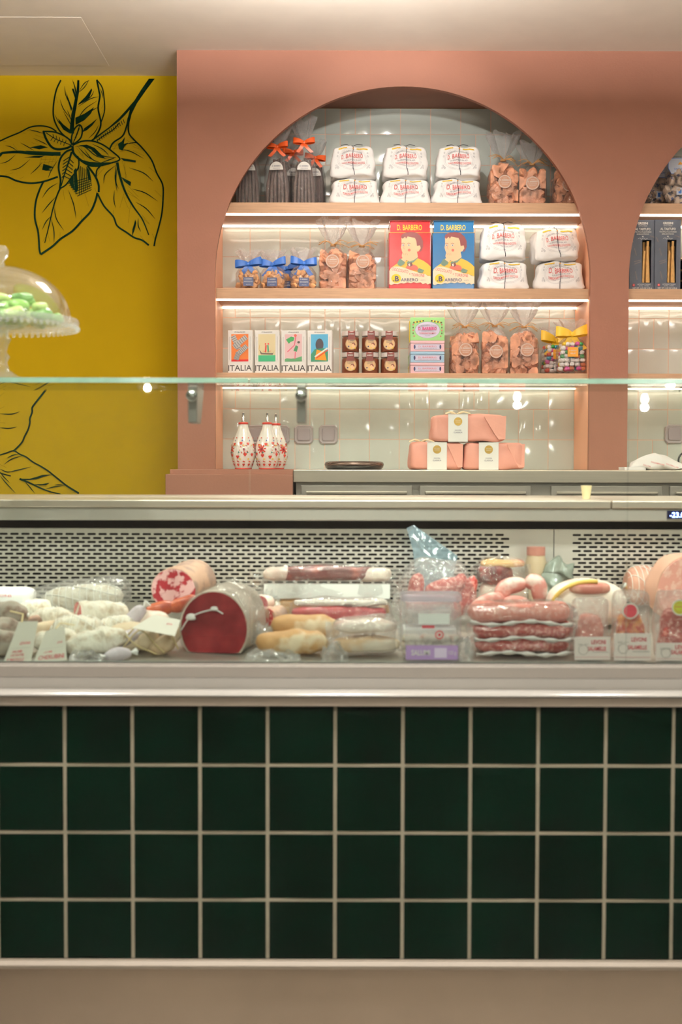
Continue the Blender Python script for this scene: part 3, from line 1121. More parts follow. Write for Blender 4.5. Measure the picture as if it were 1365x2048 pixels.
# perforated air grille
YGR = 3.16
zg1, zg0 = zz(1059, YGR), 0.86
per, rowp, sh_, sw = 22.1 / F * YGR, 8.0 / F * YGR, 4.3 / F * YGR, 17.2 / F * YGR
def grille(x0, x1, holes):
    """holes: list of x ranges that are punched"""
    mb = MB()
    y0, y1 = YGR - cy, YGR - cy + .0015
    mb.box(x0, x1, y0, y1, zz(1065.5, YGR), zg1)
    mb.box(x0, x1, y0 + .0002, y1 + .02, zg1, zg1 + .0015)
    zc = zz(1067, YGR) - sh_ / 2
    mb.box(x0, x1, y0, y1, zc + sh_ / 2, zz(1065.5, YGR))
    r = 0
    while zc > zg0 + rowp:
        # solid band under the slot row
        mb.box(x0, x1, y0, y1, zc - rowp + sh_ / 2, zc - sh_ / 2)
        off = (per / 2) * (r % 2)
        x = x0
        for h0, h1 in holes:
            k = math.ceil((h0 - off) / per)
            while k * per + off + sw < h1:
                s = k * per + off
                # bridge before this slot
                if s > x:
                    mb.box(x, s, y0, y1, zc - sh_ / 2, zc + sh_ / 2)
                # rounded slot ends
                for sg, xe_ in ((1, s), (-1, s + sw)):
                    c_ = sh_ * 0.35
                    for zq in (-1, 1):
                        mb.add([(xe_, y0, zc + zq * sh_ / 2), (xe_ + sg * c_, y0, zc + zq * sh_ / 2), (xe_, y0, zc + zq * (sh_ / 2 - c_))], [(0, 1, 2)])
                x = s + sw
                k += 1
        mb.box(x, x1, y0, y1, zc - sh_ / 2, zc + sh_ / 2)
        zc -= rowp
        r += 1
    mb.box(x0, x1, y0, y1, zg0, zc + sh_ / 2)
    return mb
M_GRILLE = mat('grille steel', (226, 221, 212), 0.38, metal=0.6, vary=0.04)
gs = xx(1110, YGR)
grille(CX0, gs - .001, [(CX0 + .02, xx(1028, YGR))]).build('air_grille', M_GRILLE, case)
grille(gs + .001, CX1, [(xx(1145, YGR), xx(1500, YGR)), (xx(1580, YGR), CX1 - .05)]).build('air_grille', M_GRILLE, case)
for sx in (-1, 1):
    X = sx * (CX1 - 0.005)
    MB().box(X - .005, X + .005, YG + .03 - cy, 3.1 - cy, DZ0, 1.35).build('end_glass', M_GLASS, case)

# ================================================================ goods on the shelves
M_BROWNPAPER = mat('waxed brown paper', (206, 146, 114), 0.4, vary=0.38, vscale=22, bump=0.4, bscale=60)
M_DARKBROWN = mat('dark chocolate', (84, 60, 52), 0.45, vary=0.3, vscale=30, bump=0.3)
M_STICK = mat('dusty chocolate stick', (98, 80, 74), 0.6, vary=0.3, vscale=40, bump=0.4, bscale=80)
M_BISCUIT = mat('golden biscuit', (236, 176, 122), 0.6, vary=0.25, vscale=30, bump=0.4)
M_RAFFIA = mat('raffia', (196, 150, 96), 0.7, vary=0.2, vscale=40)
M_BLUERIB = mat('blue satin ribbon', (46, 104, 190), 0.35, vary=0.1)
M_ORRIB = mat('orange satin ribbon', (238, 98, 40), 0.35, vary=0.1)
M_YELRIB = mat('yellow satin ribbon', (240, 196, 50), 0.4, vary=0.08)
M_ORLAB = mat('orange label', (238, 166, 52), 0.5, vary=0.04)
M_CLEARLAB = mat('tan label print', (190, 140, 112), 0.5, vary=0.05)
M_LABW = mat('off-white label', (226, 222, 214), 0.5, vary=0.03)


def chunk(mb, c, s, rnd, mt=None, n=3.0):
    """crumpled lump with facets"""
    e = Euler((rnd.uniform(0, 6), rnd.uniform(0, 6), rnd.uniform(0, 6))).to_matrix()
    mb.superbox(s * rnd.uniform(.8, 1.2), s * rnd.uniform(.7, 1.0), s * rnd.uniform(.6, .9), n=n, seg=3, ns=s * .35,
                nf=1.6 / s, seed=rnd.uniform(0, 99), mt=mt, c=c, rot=e)


def bag_rings(w, d, h, hn, flare, rnd, seg=40, top=None):
    """cellophane sack: body to neck height hn, then flared collar up to h"""
    prof = [(0.0, .90, .88, 5), (0.06, .99, .98, 4.5), (0.35, 1.0, 1.0, 4), (0.65, .97, .92, 3.2), (0.85, .72, .66, 2.4), (0.95, .36, .40, 2), (1.0, .16, .26, 2)]
    out = []
    ph = rnd.uniform(0, 6)
    for f, a, b, n in prof:
        r = []
        for j in range(seg):
            t = 2 * PI * j / seg
            k = (abs(math.cos(t)) ** n + abs(math.sin(t)) ** n) ** (-1 / n)
            pl = 1 + 0.05 * f * math.sin(9 * t + ph) + 0.02 * math.sin(5 * t + f * 9 + ph)
            r.append((math.cos(t) * k * a * w / 2 * pl, math.sin(t) * k * b * d / 2 * pl, f * hn))
        out.append(r)
    top_r = []
    hh = h - hn
    for f, a in ((0.15, .22), (0.4, .45), (0.7, .62), (1.0, .78)):
        r = []
        for j in range(seg):
            t = 2 * PI * j / seg
            pl = 1 + 0.30 * math.sin(7 * t + ph) * (1 - f * .3) + 0.10 * math.sin(13 * t)
            r.append((math.cos(t) * a * w / 2 * flare * pl, math.sin(t) * a * d / 2 * 0.7 * pl,
                      hn + hh * f * (1 + 0.10 * math.sin(4 * t + ph) + .05 * math.sin(11 * t))))
        top_r.append(r)
    return out, top_r


def sack(root, w, d, h, hn, rnd, flare=1.0):
    body, top = bag_rings(w, d, h, hn, flare, rnd)
    m = MB().loft(body, cap=False)
    m.build('clear_bag', M_CELLO, root, smooth=True)
    m = MB().loft([body[-1]] + top, cap=False)
    m.build('bag_collar', M_CELLO2, root, smooth=True)


def bow(root, c, s, mt, rnd, tails=1.0, wd=None, name='ribbon_bow'):
    mb = MB()
    wd = wd or s * 0.36
    for sg in (-1, 1):
        a = rnd.uniform(-.15, .35)
        pts, ws = [], []
        for j in range(13):
            t = 2 * PI * j / 12
            u = (1 - math.cos(t)) / 2
            x = sg * s * 0.55 * u
            pts.append((c[0] + x, c[1] - .006 - s * 0.10 * math.sin(t) * 1.0 - s * .05 * u, c[2] + x * sg * a + s * .03 * math.sin(t)))
            ws.append(wd * (0.40 + 0.75 * u ** .6))
        mb.ribbon(pts, [(-.25 * sg * a, .25, 1)] * 13, ws, th=.0005)
        pts = [(c[0] + sg * .002, c[1] - .006, c[2]), (c[0] + sg * s * .12, c[1] - .013, c[2] - s * .22 * tails),
               (c[0] + sg * s * (.36 + rnd.uniform(-.08, .1)), c[1] - .012, c[2] - s * .5 * tails)]
        mb.ribbon(smooth_pts(pts, 4), (1, .1, .3 * sg), [wd * .4, wd * .5, wd * .6] + [wd * .65] * 6, th=.0005)
    mb.superbox(s * .16, s * .12, s * .18, n=3, seg=3, c=(c[0], c[1] - .008, c[2] - s * .09))
    mb.build(name, mt, root, smooth=True, auto=60)


def raffia(root, c, s, rnd):
    mb = MB()
    for i in range(9):
        sg = -1 if i % 2 else 1
        a = rnd.uniform(-.35, .45)
        L = s * rnd.uniform(.35, .7)
        p = [(c[0], c[1] - .010, c[2]), (c[0] + sg * L * .5, c[1] - .018 - rnd.uniform(0, .006), c[2] + L * .5 * a + .006),
             (c[0] + sg * L, c[1] - .014, c[2] + L * a * .7 - rnd.uniform(0, .012))]
        mb.tube(smooth_pts(p, 4), 0.0013, seg=5)
    for i in range(3):
        mb.tube([(c[0] + .011 * math.cos(2 * PI * j / 12), c[1] + .012 * math.sin(2 * PI * j / 12), c[2] - .003 + i * .002) for j in range(13)],
                0.0014, seg=5, cap=False)
    mb.build('raffia_tie', M_RAFFIA, root, smooth=True)


def shelf_z(i):
    return ZS[i] + 0.0005


def on(px, i, Y):
    """point standing on shelf i"""
    p = at(px, 500, Y)
    return Vector((p.x, Y, shelf_z(i)))


# ---- white wrapped parcels
def parcel(name, w, h, seed, label, grp):
    d = 0.15
    t = thing(name, label, 'parcel', (0, 0, 0), group=grp)
    m = MB()
    sag = lambda p: Vector((p.x, p.y, p.z - 0.010 * (abs(p.x) / (w / 2)) ** 2 * (p.z / h)))
    f = m.superbox(w, d, h, n=8, seg=26, taper=0.15, tapery=0.22, ns=0.010, nf=22, seed=seed, fn=sag)
    m.build('wrapping', M_WHITE, t, smooth=True)
    dc = Decal()
    cz = h * .56
    k = w / .22
    dc.ring(0, cz, .070 * k, h * .33, .0005, M_GREYINK)
    dc.ring(0, cz, .076 * k, h * .36, .0004, M_GREYINK)
    for a, b in ((-.078, -.03), (.018, .078)):
        pts = [(x * k, h * (.955 - abs(x) * .9)) for x in (a, a + (b - a) * .33, a + (b - a) * .66, b)]
        dc.stroke(pts, .0075, M_YEL, .006)
        for i in range(4):
            q = (pts[0][0] + (pts[3][0] - pts[0][0]) * (i + .5) / 4, pts[0][1] + (pts[3][1] - pts[0][1]) * (i + .5) / 4)
            dc.disc(q[0], q[1], .0022, .0022, M_ORLAB, 8, 1)
    dc.disc(0, h * .95, .004, .004, M_ORLAB, 10, 1)
    dc.text('TORRONERIA E CIOCCOLATERIA', 0, cz + h * .255, .0075, M_GREYINK, width=.105 * k, arc=.012, bold=.01)
    dc.text('D. BARBERO', 0, cz + h * .09, .0165, M_REDINK, width=.112 * k, bold=.008)
    dc.text('VIA BROFFERIO 84, ASTI', 0, cz - h * .03, .006, M_GREYINK, width=.085 * k)
    dc.text('TORRONI MANDORLE E NOCCIOLE', 0, cz - h * .115, .0085, M_REDINK, width=.112 * k, bold=.012)
    dc.text('CONFETTERIA E CIOCCOLATO', 0, cz - h * .20, .005, M_GREYINK, width=.08 * k, arc=-.004)
    for sx in (-1, 1):
        for (a, b) in ((.074, -.22), (.080, -.17), (.070, -.27), (.083, -.25), (.081, .10), (.079, .20)):
            dc.ring(sx * a * k, cz + h * b, .0030, .0030, .0010, M_GREYINK, seg=10)
    dc.disc(0, cz - h * .30, .004, .003, M_GREYINK, 10, 1)
    dc.build('printed_label', t, lambda x, z, o: f.front(x, z, o + .0014), smooth=True)
    s = MB()
    for off, rad in ((0.004, .0013),):
        # loop over the top, front and back
        pts = []
        for q in range(0, 11):
            pts.append(f(off, -1, -1 + .2 * q) + Vector((0, -.0015, 0)))
        for q in range(1, 10):
            pts.append(f(off, -1 + .2 * q, 1) + Vector((0, 0, .0012)))
        for q in range(0, 11):
            pts.append(f(off, 1, 1 - .2 * q) + Vector((0, .0015, 0)))
        s.tube(pts, rad, seg=6)
    tp = f(0, -.2, 1)
    for sg in (-1, 1):
        s.tube(smooth_pts([tp + Vector((0, 0, .002)), tp + Vector((sg * .02, -.01, .008)), tp + Vector((sg * .045, -.02, .004))], 4), .0012, seg=5)
    s.build('string', M_STRING, t, smooth=True)
    return t


YPK = 5.335
par_lo = parcel('wrapped_parcel', .214, .113, 3.0, '', 'white parcels tied with black string')
par_hi = parcel('wrapped_parcel', .198, .135, 11.0, '', 'white parcels tied with black string')
UP = {0: 'left', 1: 'middle', 2: 'right'}
first = {'lo': True, 'hi': True}


def put(proto, key, loc, rz, label, rot=None):
    if first[key]:
        first[key] = False
        proto.location = loc
        proto.rotation_euler = rot or (0, 0, rz)
        proto['label'] = label
        return proto
    return dup(proto, loc, rz, label, rot=rot)


for i, (pl, ph, rl, rh) in enumerate(((709, 706, 1, -2), (811, 809, -2, 3), (912, 915, 2, -1))):
    p = on(pl, 0, YPK)
    put(par_lo, 'lo', p, R(rl), 'white string-tied parcel at the bottom of the %s stack on the top oak shelf' % UP[i])
    q = on(ph, 0, YPK)
    put(par_hi, 'hi', q + Vector((0, 0, .1135)), R(rh), 'white string-tied parcel on top of the %s stack on the top oak shelf' % UP[i])
for i, (pl, ph, hz_, rl, rot) in enumerate(((1006, 1005, .1275, 2, (0, 0, R(-2))), (1118, 1110, .1265, -3, (0, R(-4), R(6))))):
    p = on(pl, 1, YPK)
    o = put(par_lo, 'lo', p, R(rl), 'white string-tied parcel %s, under another parcel' % ('beside the blue picture tin', 'at the right end of the middle shelf')[i])
    o.scale = (1.0, 1, 1.10)
    q = on(ph, 1, YPK)
    o = put(par_hi, 'hi', q + Vector((0, 0, hz_)), 0, 'white string-tied parcel %s' % ('sitting level on the one beside the blue tin', 'tilted, atop the parcel at the right end of the middle shelf')[i], rot=rot)
    o.scale = (1.02, 1, 1.12 if i == 0 else 1.0)


# ---- cellophane bags of brown paper-wrapped sweets with raffia
def sweet_bag(w, d, hn, h, seed, label, grp, lab_z=.62, lab_x=0.0):
    rnd = random.Random(seed)
    t = thing('sweet_bag', label, 'bag of sweets', group=grp)
    m = MB()
    nz = max(3, round(hn * .86 / .036))
    for k in range(nz):
        zc = .012 + (hn * .80) * k / nz
        wr = w * (0.92 if k < nz * .6 else 0.74)
        for j in range(4):
            for yy in (-1, 0, 1):
                chunk(m, ((j - 1.5) * wr * .235 + rnd.uniform(-.006, .006), yy * d * .24 + rnd.uniform(-.005, .005), zc + rnd.uniform(-.004, .008)), .048, rnd)
    for i, v in enumerate(m.v):
        m.v[i] = (max(-w * .46, min(w * .46, v[0])), max(-d * .46, min(d * .46, v[1])), max(.001, min(v[2], hn * .93)))
    m.build('wrapped_sweets', M_BROWNPAPER, t)
    sack(t, w, d, h, hn, rnd, 1.35)
    raffia(t, (0, -d * .08, hn), w * .8, rnd)
    y = -d * .52
    lz = hn * lab_z
    lb = MB()
    lb.lathe([(0.0, 0), (.028, 0), (.028, .0008), (0.0, .0008)], seg=32, cap=False)
    lb.rotate(Matrix.Translation((lab_x, y, lz)) @ Matrix.Rotation(R(90), 4, 'X'))
    lo = lb.build('round_label', M_CLEARLAB, t)
    dc = Decal()
    dc.ring(lab_x, lz, .0262, .0262, .0014, M_LABW)
    dc.ring(lab_x, lz, .0235, .0235, .0006, M_LABW)
    dc.text('D. BARBERO', lab_x, lz + .0065, .0062, M_LABW, width=.040, bold=.02)
    dc.text('TORRONCINI', lab_x, lz - .0030, .0045, M_LABW, width=.036)
    dc.text('RICOPERTI', lab_x, lz - .0105, .0040, M_LABW, width=.026)
    dc.text('ASTI', lab_x, lz + .0145, .0040, M_LABW, width=.014)
    dc.build('label_print', lo, flat(y - .0008))
    return t


def place(t, px, i, Y, rz=0):
    t.location = on(px, i, Y)
    t.rotation_euler = (0, 0, R(rz))
    return t


G1 = 'raffia-tied bags of brown-wrapped sweets'
b0 = place(sweet_bag(.122, .085, .19, .305, 21, 'tall raffia-tied bag of brown-wrapped sweets next to the blue-bowed biscuit bags', G1), 667, 1, 5.31, -4)
b1 = place(sweet_bag(.122, .085, .185, .285, 22, 'raffia-tied bag of brown-wrapped sweets left of the red picture tin', G1), 724, 1, 5.30, 5)
b2 = place(sweet_bag(.126, .09, .200, .300, 23, 'raffia-tied bag of brown-wrapped sweets beside the stack of small tins', G1, .50), 930, 2, 5.31, 3)
b3 = place(sweet_bag(.118, .09, .205, .300, 24, 'middle one of three raffia-tied sweet bags on the lowest shelf', G1, .46, .004), 991, 2, 5.32, -3)
b4 = place(sweet_bag(.126, .09, .200, .310, 25, 'raffia-tied bag of brown-wrapped sweets next to the yellow-bowed candy', G1, .50, .012), 1050, 2, 5.31, -6)
b5 = place(sweet_bag(.128, .09, .195, .305, 26, 'raffia-tied bag of brown-wrapped sweets beside the white parcels on top shelf', G1, .50), 1005, 0, 5.32, 4)
b6 = place(sweet_bag(.120, .09, .180, .275, 27, 'raffia-tied bag of brown-wrapped sweets, second from the arch on top shelf', G1, .52), 1064, 0, 5.33, -6)
b7 = place(sweet_bag(.120, .09, .180, .270, 28, 'raffia-tied bag of brown sweets half hidden by the arch, top shelf right', G1, .5), 1132, 0, 5.34, 4)


# ---- bags of chocolate sticks with orange bows
def stick_bag(seed, label, w=.105, hs=.20, hn=.245, h=.335, neck=True):
    rnd = random.Random(seed)
    d = .075
    t = thing('chocolate_stick_bag', label, 'bag of chocolate sticks', group='orange-bowed bags of chocolate sticks')
    m = MB()
    for j in range(6):
        for q in range(3):
            x, y = (j - 2.5) * w * .145, (q - 1) * d * .25
            x2 = x * .62
            hh = hs * rnd.uniform(.86, 1.0)
            m.tube([(x, y, .003), (x * .95 + rnd.uniform(-.002, .002), y, hh * .5), (x2, y * .6, hh)], [.0062, .0066, .0055], seg=7)
    m.build('chocolate_sticks', M_STICK, t, smooth=True, auto=50)
    sack(t, w, d, h, hn, rnd, 1.3)
    bow(t, (0, -.010, hn), .082, M_ORRIB, rnd, 1.0, .022)
    dc = Decal()
    lz = hs * .80
    pts = [(.029 * math.cos(PI * j / 14), lz - .016 + .034 * math.sin(PI * j / 14)) for j in range(15)]
    dc.poly(pts, M_LABW)
    dc.text('D. BARBERO', 0, lz + .000, .0065, M_NAVY, width=.036, bold=.01)
    dc.text('GRISSINI', 0, lz - .010, .005, M_GREYINK, width=.030)
    dc.build('domed_label', t, flat(-d * .53))
    return t


place(stick_bag(31, 'orange-bowed bag of chocolate sticks, nearest to the white parcels', hn=.262, h=.37), 608, 0, 5.31, 3)
place(stick_bag(32, 'orange-bowed bag of chocolate sticks, second from the white parcels', w=.112, hn=.245), 556, 0, 5.31, -6)
place(stick_bag(33, 'bag of chocolate sticks at the far left, cut by the arch', w=.105, hn=.235), 497, 0, 5.32, 5)
place(stick_bag(34, 'orange-bowed bag of chocolate sticks standing behind the right-hand one', w=.085, hn=.225, h=.30), 632, 0, 5.42, -8)
place(stick_bag(35, 'orange-bowed bag of chocolate sticks standing in the back row between two others', w=.09, hn=.25, h=.33), 585, 0, 5.42, 8)


# ---- small biscuit bags with blue bows
def biscuit_bag(seed, label, w=.105, hn=.105, h=.165):
    rnd = random.Random(seed)
    d = .07
    t = thing('biscuit_bag', label, 'bag of biscuits', group='blue-bowed biscuit bags')
    m = MB()
    for k in range(4):
        for j in range(4):
            for yy in (-1, 0, 1):
                x = (j - 1.5) * w * .21 * (1 - .12 * k)
                m.superbox(.026, .012, .022, n=4, seg=3, ns=.004, nf=60, seed=rnd.uniform(0, 50),
                           c=(x + rnd.uniform(-.003, .003), yy * .018, .010 + k * .017), rot=Euler((rnd.uniform(-1, 1), rnd.uniform(-1, 1), rnd.uniform(0, 3))).to_matrix())
    for i, v in enumerate(m.v):
        m.v[i] = (v[0], v[1], max(.001, v[2]))
    m.build('biscuits', M_BISCUIT, t, smooth=True, auto=40)
    sack(t, w, d, h, hn, rnd, 1.2)
    bow(t, (0, -.012, hn), .10, M_BLUERIB, rnd, 1.0, .030)
    lb = MB().box(-.021, .021, -d * .54 - .0008, -d * .54, .012, .048).build('label', mat('slate blue label', (62, 74, 112), 0.5), t)
    dc = Decal()
    dc.text('D. BARBERO', 0, .041, .005, M_LABW, width=.030, bold=.01)
    dc.text('NOCCIOLETTE', 0, .030, .005, M_LABW, width=.035, bold=.02)
    dc.text('ASTI', 0, .018, .0035, M_LABW, width=.02)
    dc.build('label_print', lb, flat(-d * .54 - .0008))
    return t


place(biscuit_bag(41, 'blue-bowed biscuit bag at the left end of the middle shelf'), 497, 1, 5.29, 4)
place(biscuit_bag(42, 'blue-bowed biscuit bag, second from the left of the row', w=.112), 547, 1, 5.30, -5)
place(biscuit_bag(43, 'blue-bowed biscuit bag beside the tall sweet bags', w=.108, hn=.110, h=.175), 607, 1, 5.30, 6)
place(biscuit_bag(44, 'blue-bowed biscuit bag mostly hidden in the gap of the row', w=.09), 577, 1, 5.40, -14)


# ---- candy bags with yellow bows
def candy_bag(seed, label, w=.13, hn=.165, h=.225):
    rnd = random.Random(seed)
    d = .09
    t = thing('candy_bag', label, 'bag of candy', group='yellow-bowed bags of wrapped candy')
    cm = [mat('candy white wrapper', (240, 236, 232), .35), mat('candy red wrapper', (206, 70, 50), .3), mat('candy green wrapper', (60, 150, 80), .3),
          mat('candy teal wrapper', (40, 140, 160), .3), mat('candy pink wrapper', (206, 70, 150), .3), mat('candy yellow wrapper', (236, 200, 50), .3),
          mat('candy copper wrapper', (190, 100, 50), .3)]
    m = MB()
    for k in range(7):
        for j in range(5):
            for yy in (-1, 0, 1):
                mt = cm[0] if rnd.random() < .62 else cm[rnd.randint(1, 6)]
                x = (j - 2) * w * .185 * (1 - .05 * k)
                c = (x + rnd.uniform(-.004, .004), yy * .026, .012 + k * .017 + rnd.uniform(0, .004))
                m.superbox(.022, .018, .017, n=2.5, seg=4, mt=mt, c=c, ns=.003, nf=90, seed=rnd.uniform(0, 50))
    m.build('candies', None, t, smooth=True)
    sack(t, w, d, h, hn, rnd, 1.3)
    bow(t, (0, -.014, hn), .125, M_YELRIB, rnd, 1.0, .040)
    lb = MB().box(-.022, .022, -d * .54 - .0008, -d * .54, .070, .110).build('label', M_ORLAB, t)
    dc = Decal()
    dc.text('D. BARBERO', 0, .096, .005, M_LABW, width=.030, bold=.01)
    dc.text('GELEE', 0, .084, .006, M_LABW, width=.022, bold=.01)
    dc.build('label_print', lb, flat(-d * .54 - .0008))
    return t


place(candy_bag(51, 'bag of bright wrapped candy with yellow bow, in front by the niche side'), 1146, 2, 5.29, -4)
place(candy_bag(52, 'bag of bright wrapped candy with yellow bow, next to the raffia-tied bags', w=.12, hn=.150, h=.205), 1112, 2, 5.40, 8)


# ---- tall picture tins
def picture_tin(label, rgb, nm, grp):
    t = thing('picture_tin', label, 'tin', group=grp)
    w, d, h = .176, .036, .288
    mt = mat(nm + ' tin', rgb, .18, vary=.02, coat=.6)
    md = mat(nm + ' tin shade', tuple(int(v * .8) for v in rgb), .2, vary=.02, coat=.5)
    hb = h * .825
    body = MB()
    body.box(-w / 2, w / 2, -d / 2, d / 2, 0, hb)
    bo = body.build('body', mt, t, bevel=.003)
    ld = MB().box(-w / 2 + .005, w / 2 - .004, -d / 2 + .002, d / 2 - .002, hb, h - .006)
    lo = ld.build('lid', mt, t, bevel=.002)
    MB().box(-w / 2 + .002, w / 2 - .002, -d / 2, d / 2, h - .006, h).build('rim', md, lo, bevel=.002)
    MB().box(-w / 2 - .001, w / 2 + .001, -d / 2 - .001, d / 2 + .001, hb - .002, hb).build('seam', M_GOLD, bo, bevel=.0005)
    dc = Decal()
    dc.text('D. BARBERO', -.002, (hb + h - .008) / 2, .022, M_YEL, width=.104, bold=.012)
    dc.build('lid_print', lo, flat(-d / 2 + .002))
    SK, HR, YS, GR = (mat('print skin', (240, 196, 152), .4), mat('print hair', (120, 48, 48), .4), mat('print jumper', (238, 190, 72), .4),
                      mat('print grey green', (104, 128, 108), .4))
    CR = mat('print cream', (236, 218, 188), .4)
    BL = mat('print blush', (226, 110, 92), .4)
    q = Decal()

    def T(px, py, bx=690):   # crop coordinates of the blue tin -> metric
        return ((px - 985) / 600 * .176, (1012 - py) / 790 * (hb + .004))

    def PG(pts, mt_):
        q.poly([T(*p) for p in pts], mt_)

    # shoulders, jumper
    PG([(692, 745), (740, 700), (830, 640), (940, 620), (1010, 590), (1080, 578), (1180, 620), (1240, 660), (1283, 700), (1283, 830), (1180, 800), (1000, 760), (800, 740)], YS)
    PG([(940, 640), (1000, 600), (1075, 570), (1095, 585), (1040, 640), (960, 668)], GR)
    # neck, face, ear
    PG([(930, 520), (1080, 470), (1100, 570), (1040, 610), (980, 630), (940, 610)], SK)
    PG([(862, 300), (900, 262), (990, 240), (1070, 255), (1110, 320), (1120, 400), (1080, 480), (1010, 540), (940, 555), (885, 530), (868, 480), (856, 440), (864, 390)], SK)
    PG([(1085, 420), (1110, 402), (1138, 412), (1138, 450), (1110, 490), (1080, 500)], SK)
    # hair cap
    PG([(855, 300), (870, 262), (920, 238), (1000, 228), (1080, 240), (1140, 290), (1170, 350), (1172, 430), (1150, 480), (1120, 505), (1138, 450), (1130, 410),
        (1085, 418), (1075, 350), (1055, 310), (1000, 300), (950, 290), (930, 320), (915, 292), (880, 322)], HR)
    q.disc(*T(975, 475), .006, .006, BL, 14, 1)
    for ex in (885, 968):
        q.disc(*T(ex, 408), .0050, .0036, M_LABW, 10, 1)
        q.disc(*T(ex + 2, 408), .0024, .0026, M_NAVY, 8, 1)
        q.stroke([T(ex - 22, 388), T(ex, 378), T(ex + 26, 386)], .0016, HR)
    q.stroke([T(905, 400), T(892, 450), T(915, 462)], .0012, BL)
    # hand at the mouth
    PG([(868, 560), (875, 520), (905, 495), (925, 505), (950, 500), (975, 510), (985, 530), (950, 575), (930, 610), (890, 610)], SK)
    for hx in (890, 915, 940):
        q.stroke([T(hx, 515), T(hx + 12, 545)], .001, BL)
    PG([(805, 650), (835, 600), (860, 590), (915, 635), (905, 665), (855, 695), (815, 680)], GR)
    PG([(858, 600), (880, 580), (945, 600), (915, 640)], SK)
    # hand with chocolate
    PG([(925, 705), (950, 690), (1040, 672), (1085, 690), (1110, 730), (1090, 752), (1000, 745), (940, 735)], BL)
    PG([(945, 660), (1010, 640), (1025, 680), (1000, 700), (950, 690)], mat('print chocolate', (96, 52, 44), .4))
    PG([(960, 665), (985, 655), (990, 690), (970, 695)], M_LABW)
    PG([(1090, 750), (1115, 720), (1190, 748), (1165, 785), (1100, 780)], GR)
    # cream banner with ragged lower edge
    pts = [(692, 760), (720, 715), (760, 700), (830, 700), (900, 715), (960, 735), (1050, 765), (1130, 790), (1200, 800), (1240, 825), (1283, 830), (1283, 935)]
    pts += [(1270, 930), (1240, 942), (1215, 925), (1170, 938), (1140, 915), (1080, 922), (1040, 912), (1000, 925), (950, 915), (900, 930), (860, 925), (810, 940), (760, 935), (720, 952), (692, 940)]
    PG(pts, CR)
    q.text('CIOCCOLATO', *T(845, 752), .0125, M_REDINK, width=.070, bold=.01, rot=-.20)
    q.text('E', *T(985, 800), .007, M_REDINK)
    q.text('TORRONE', *T(1100, 815), .0125, M_REDINK, width=.055, bold=.01, rot=-.06)
    q.disc(*T(790, 862), .0205, .0185, M_YEL, 24, 1)
    q.text('.B', *T(788, 865), .021, M_NAVY, width=.025, bold=.03)
    q.text('ARBERO', *T(980, 880), .0125, M_NAVY, width=.072, bold=.01)
    q.text('ASTI', *T(1170, 885), .004, M_GREYINK, width=.02)
    q.build('body_print', bo, flat(-d / 2))
    return t


tr = picture_tin('bright red picture tin facing front, a boy eating chocolate', (188, 24, 34), 'red', 'upright picture tins')
tr.location = on(820, 1, 5.285)
for k, w_ in enumerate(('second in the row behind the front red tin', 'third in the row behind the front red tin', 'rearmost of the row of red tins')):
    dup(tr, on(820, 1, 5.285) + Vector((.0005, .052 * (k + 1), 0)), 0, 'red picture tin, ' + w_)
tb_ = picture_tin('sky-blue picture tin facing front, a boy eating chocolate', (22, 104, 162), 'blue', 'upright picture tins')
tb_.location = on(907, 1, 5.285)
dup(tb_, on(907, 1, 5.285) + Vector((.0, .055, 0)), 0, 'sky-blue picture tin standing behind the front blue tin')


# ---- gabled cartons with ITALIA
def carton(label, art):
    t = thing('picture_carton', label, 'carton', group='white picture cartons')
    w, h = .104, .178
    m = MB()
    pr = [(-.025, 0), (.025, 0), (.025, h * .62), (-.010, h), (-.025, h)]
    m.loft([[(x, a, b) for a, b in pr] for x in (-w / 2, w / 2)], cap=True)
    bo = m.build('box', M_CARD, t, bevel=.0015)
    q = Decal()
    INK = mat('charcoal print', (62, 58, 56), .6)
    q.text('ITALIA', 0, .021, .024, INK, width=w * .97, bold=.01)
    q.text('ITALIANO', 0, h * .955, .0052, INK, width=.045, bold=.01)
    for sx in (-1, 1):
        q.rect(sx * .044 - .0012, sx * .044 + .0012, h * .30, h * .85, mat('pale print', (206, 204, 200), .6))
    x0, x1, z0, z1 = -.037, .036, h * .27, h * .91
    art(q, x0, x1, z0, z1)
    q.build('front_print', bo, flat(-.025))
    return t


def A(rgb):
    return mat('art %d %d %d' % rgb, rgb, .55, vary=.02)


def art1(q, x0, x1, z0, z1):
    q.rect(x0, x1, z0, z1, A((232, 128, 62)))
    q.rect(x0, x1, z0, z0 + .008, A((214, 40, 44)))
    for a, b, c, d_ in ((-.030, .155, -.004, .100), (.028, .150, -.026, .108), (.030, .112, -.008, .078), (-.016, .055, -.006, .085)):
        q.stroke([(a, b), (c, d_)], .021, A((196, 194, 190)))
        for i in range(7):
            f = (i + .5) / 7
            px_, pz = a + (c - a) * f, b + (d_ - b) * f
            l = math.hypot(c - a, d_ - b)
            nx_, nz = -(d_ - b) / l * .0105, (c - a) / l * .0105
            q.stroke([(px_ - nx_, pz - nz), (px_ + nx_, pz + nz)], .0024, A((104, 104, 108)))


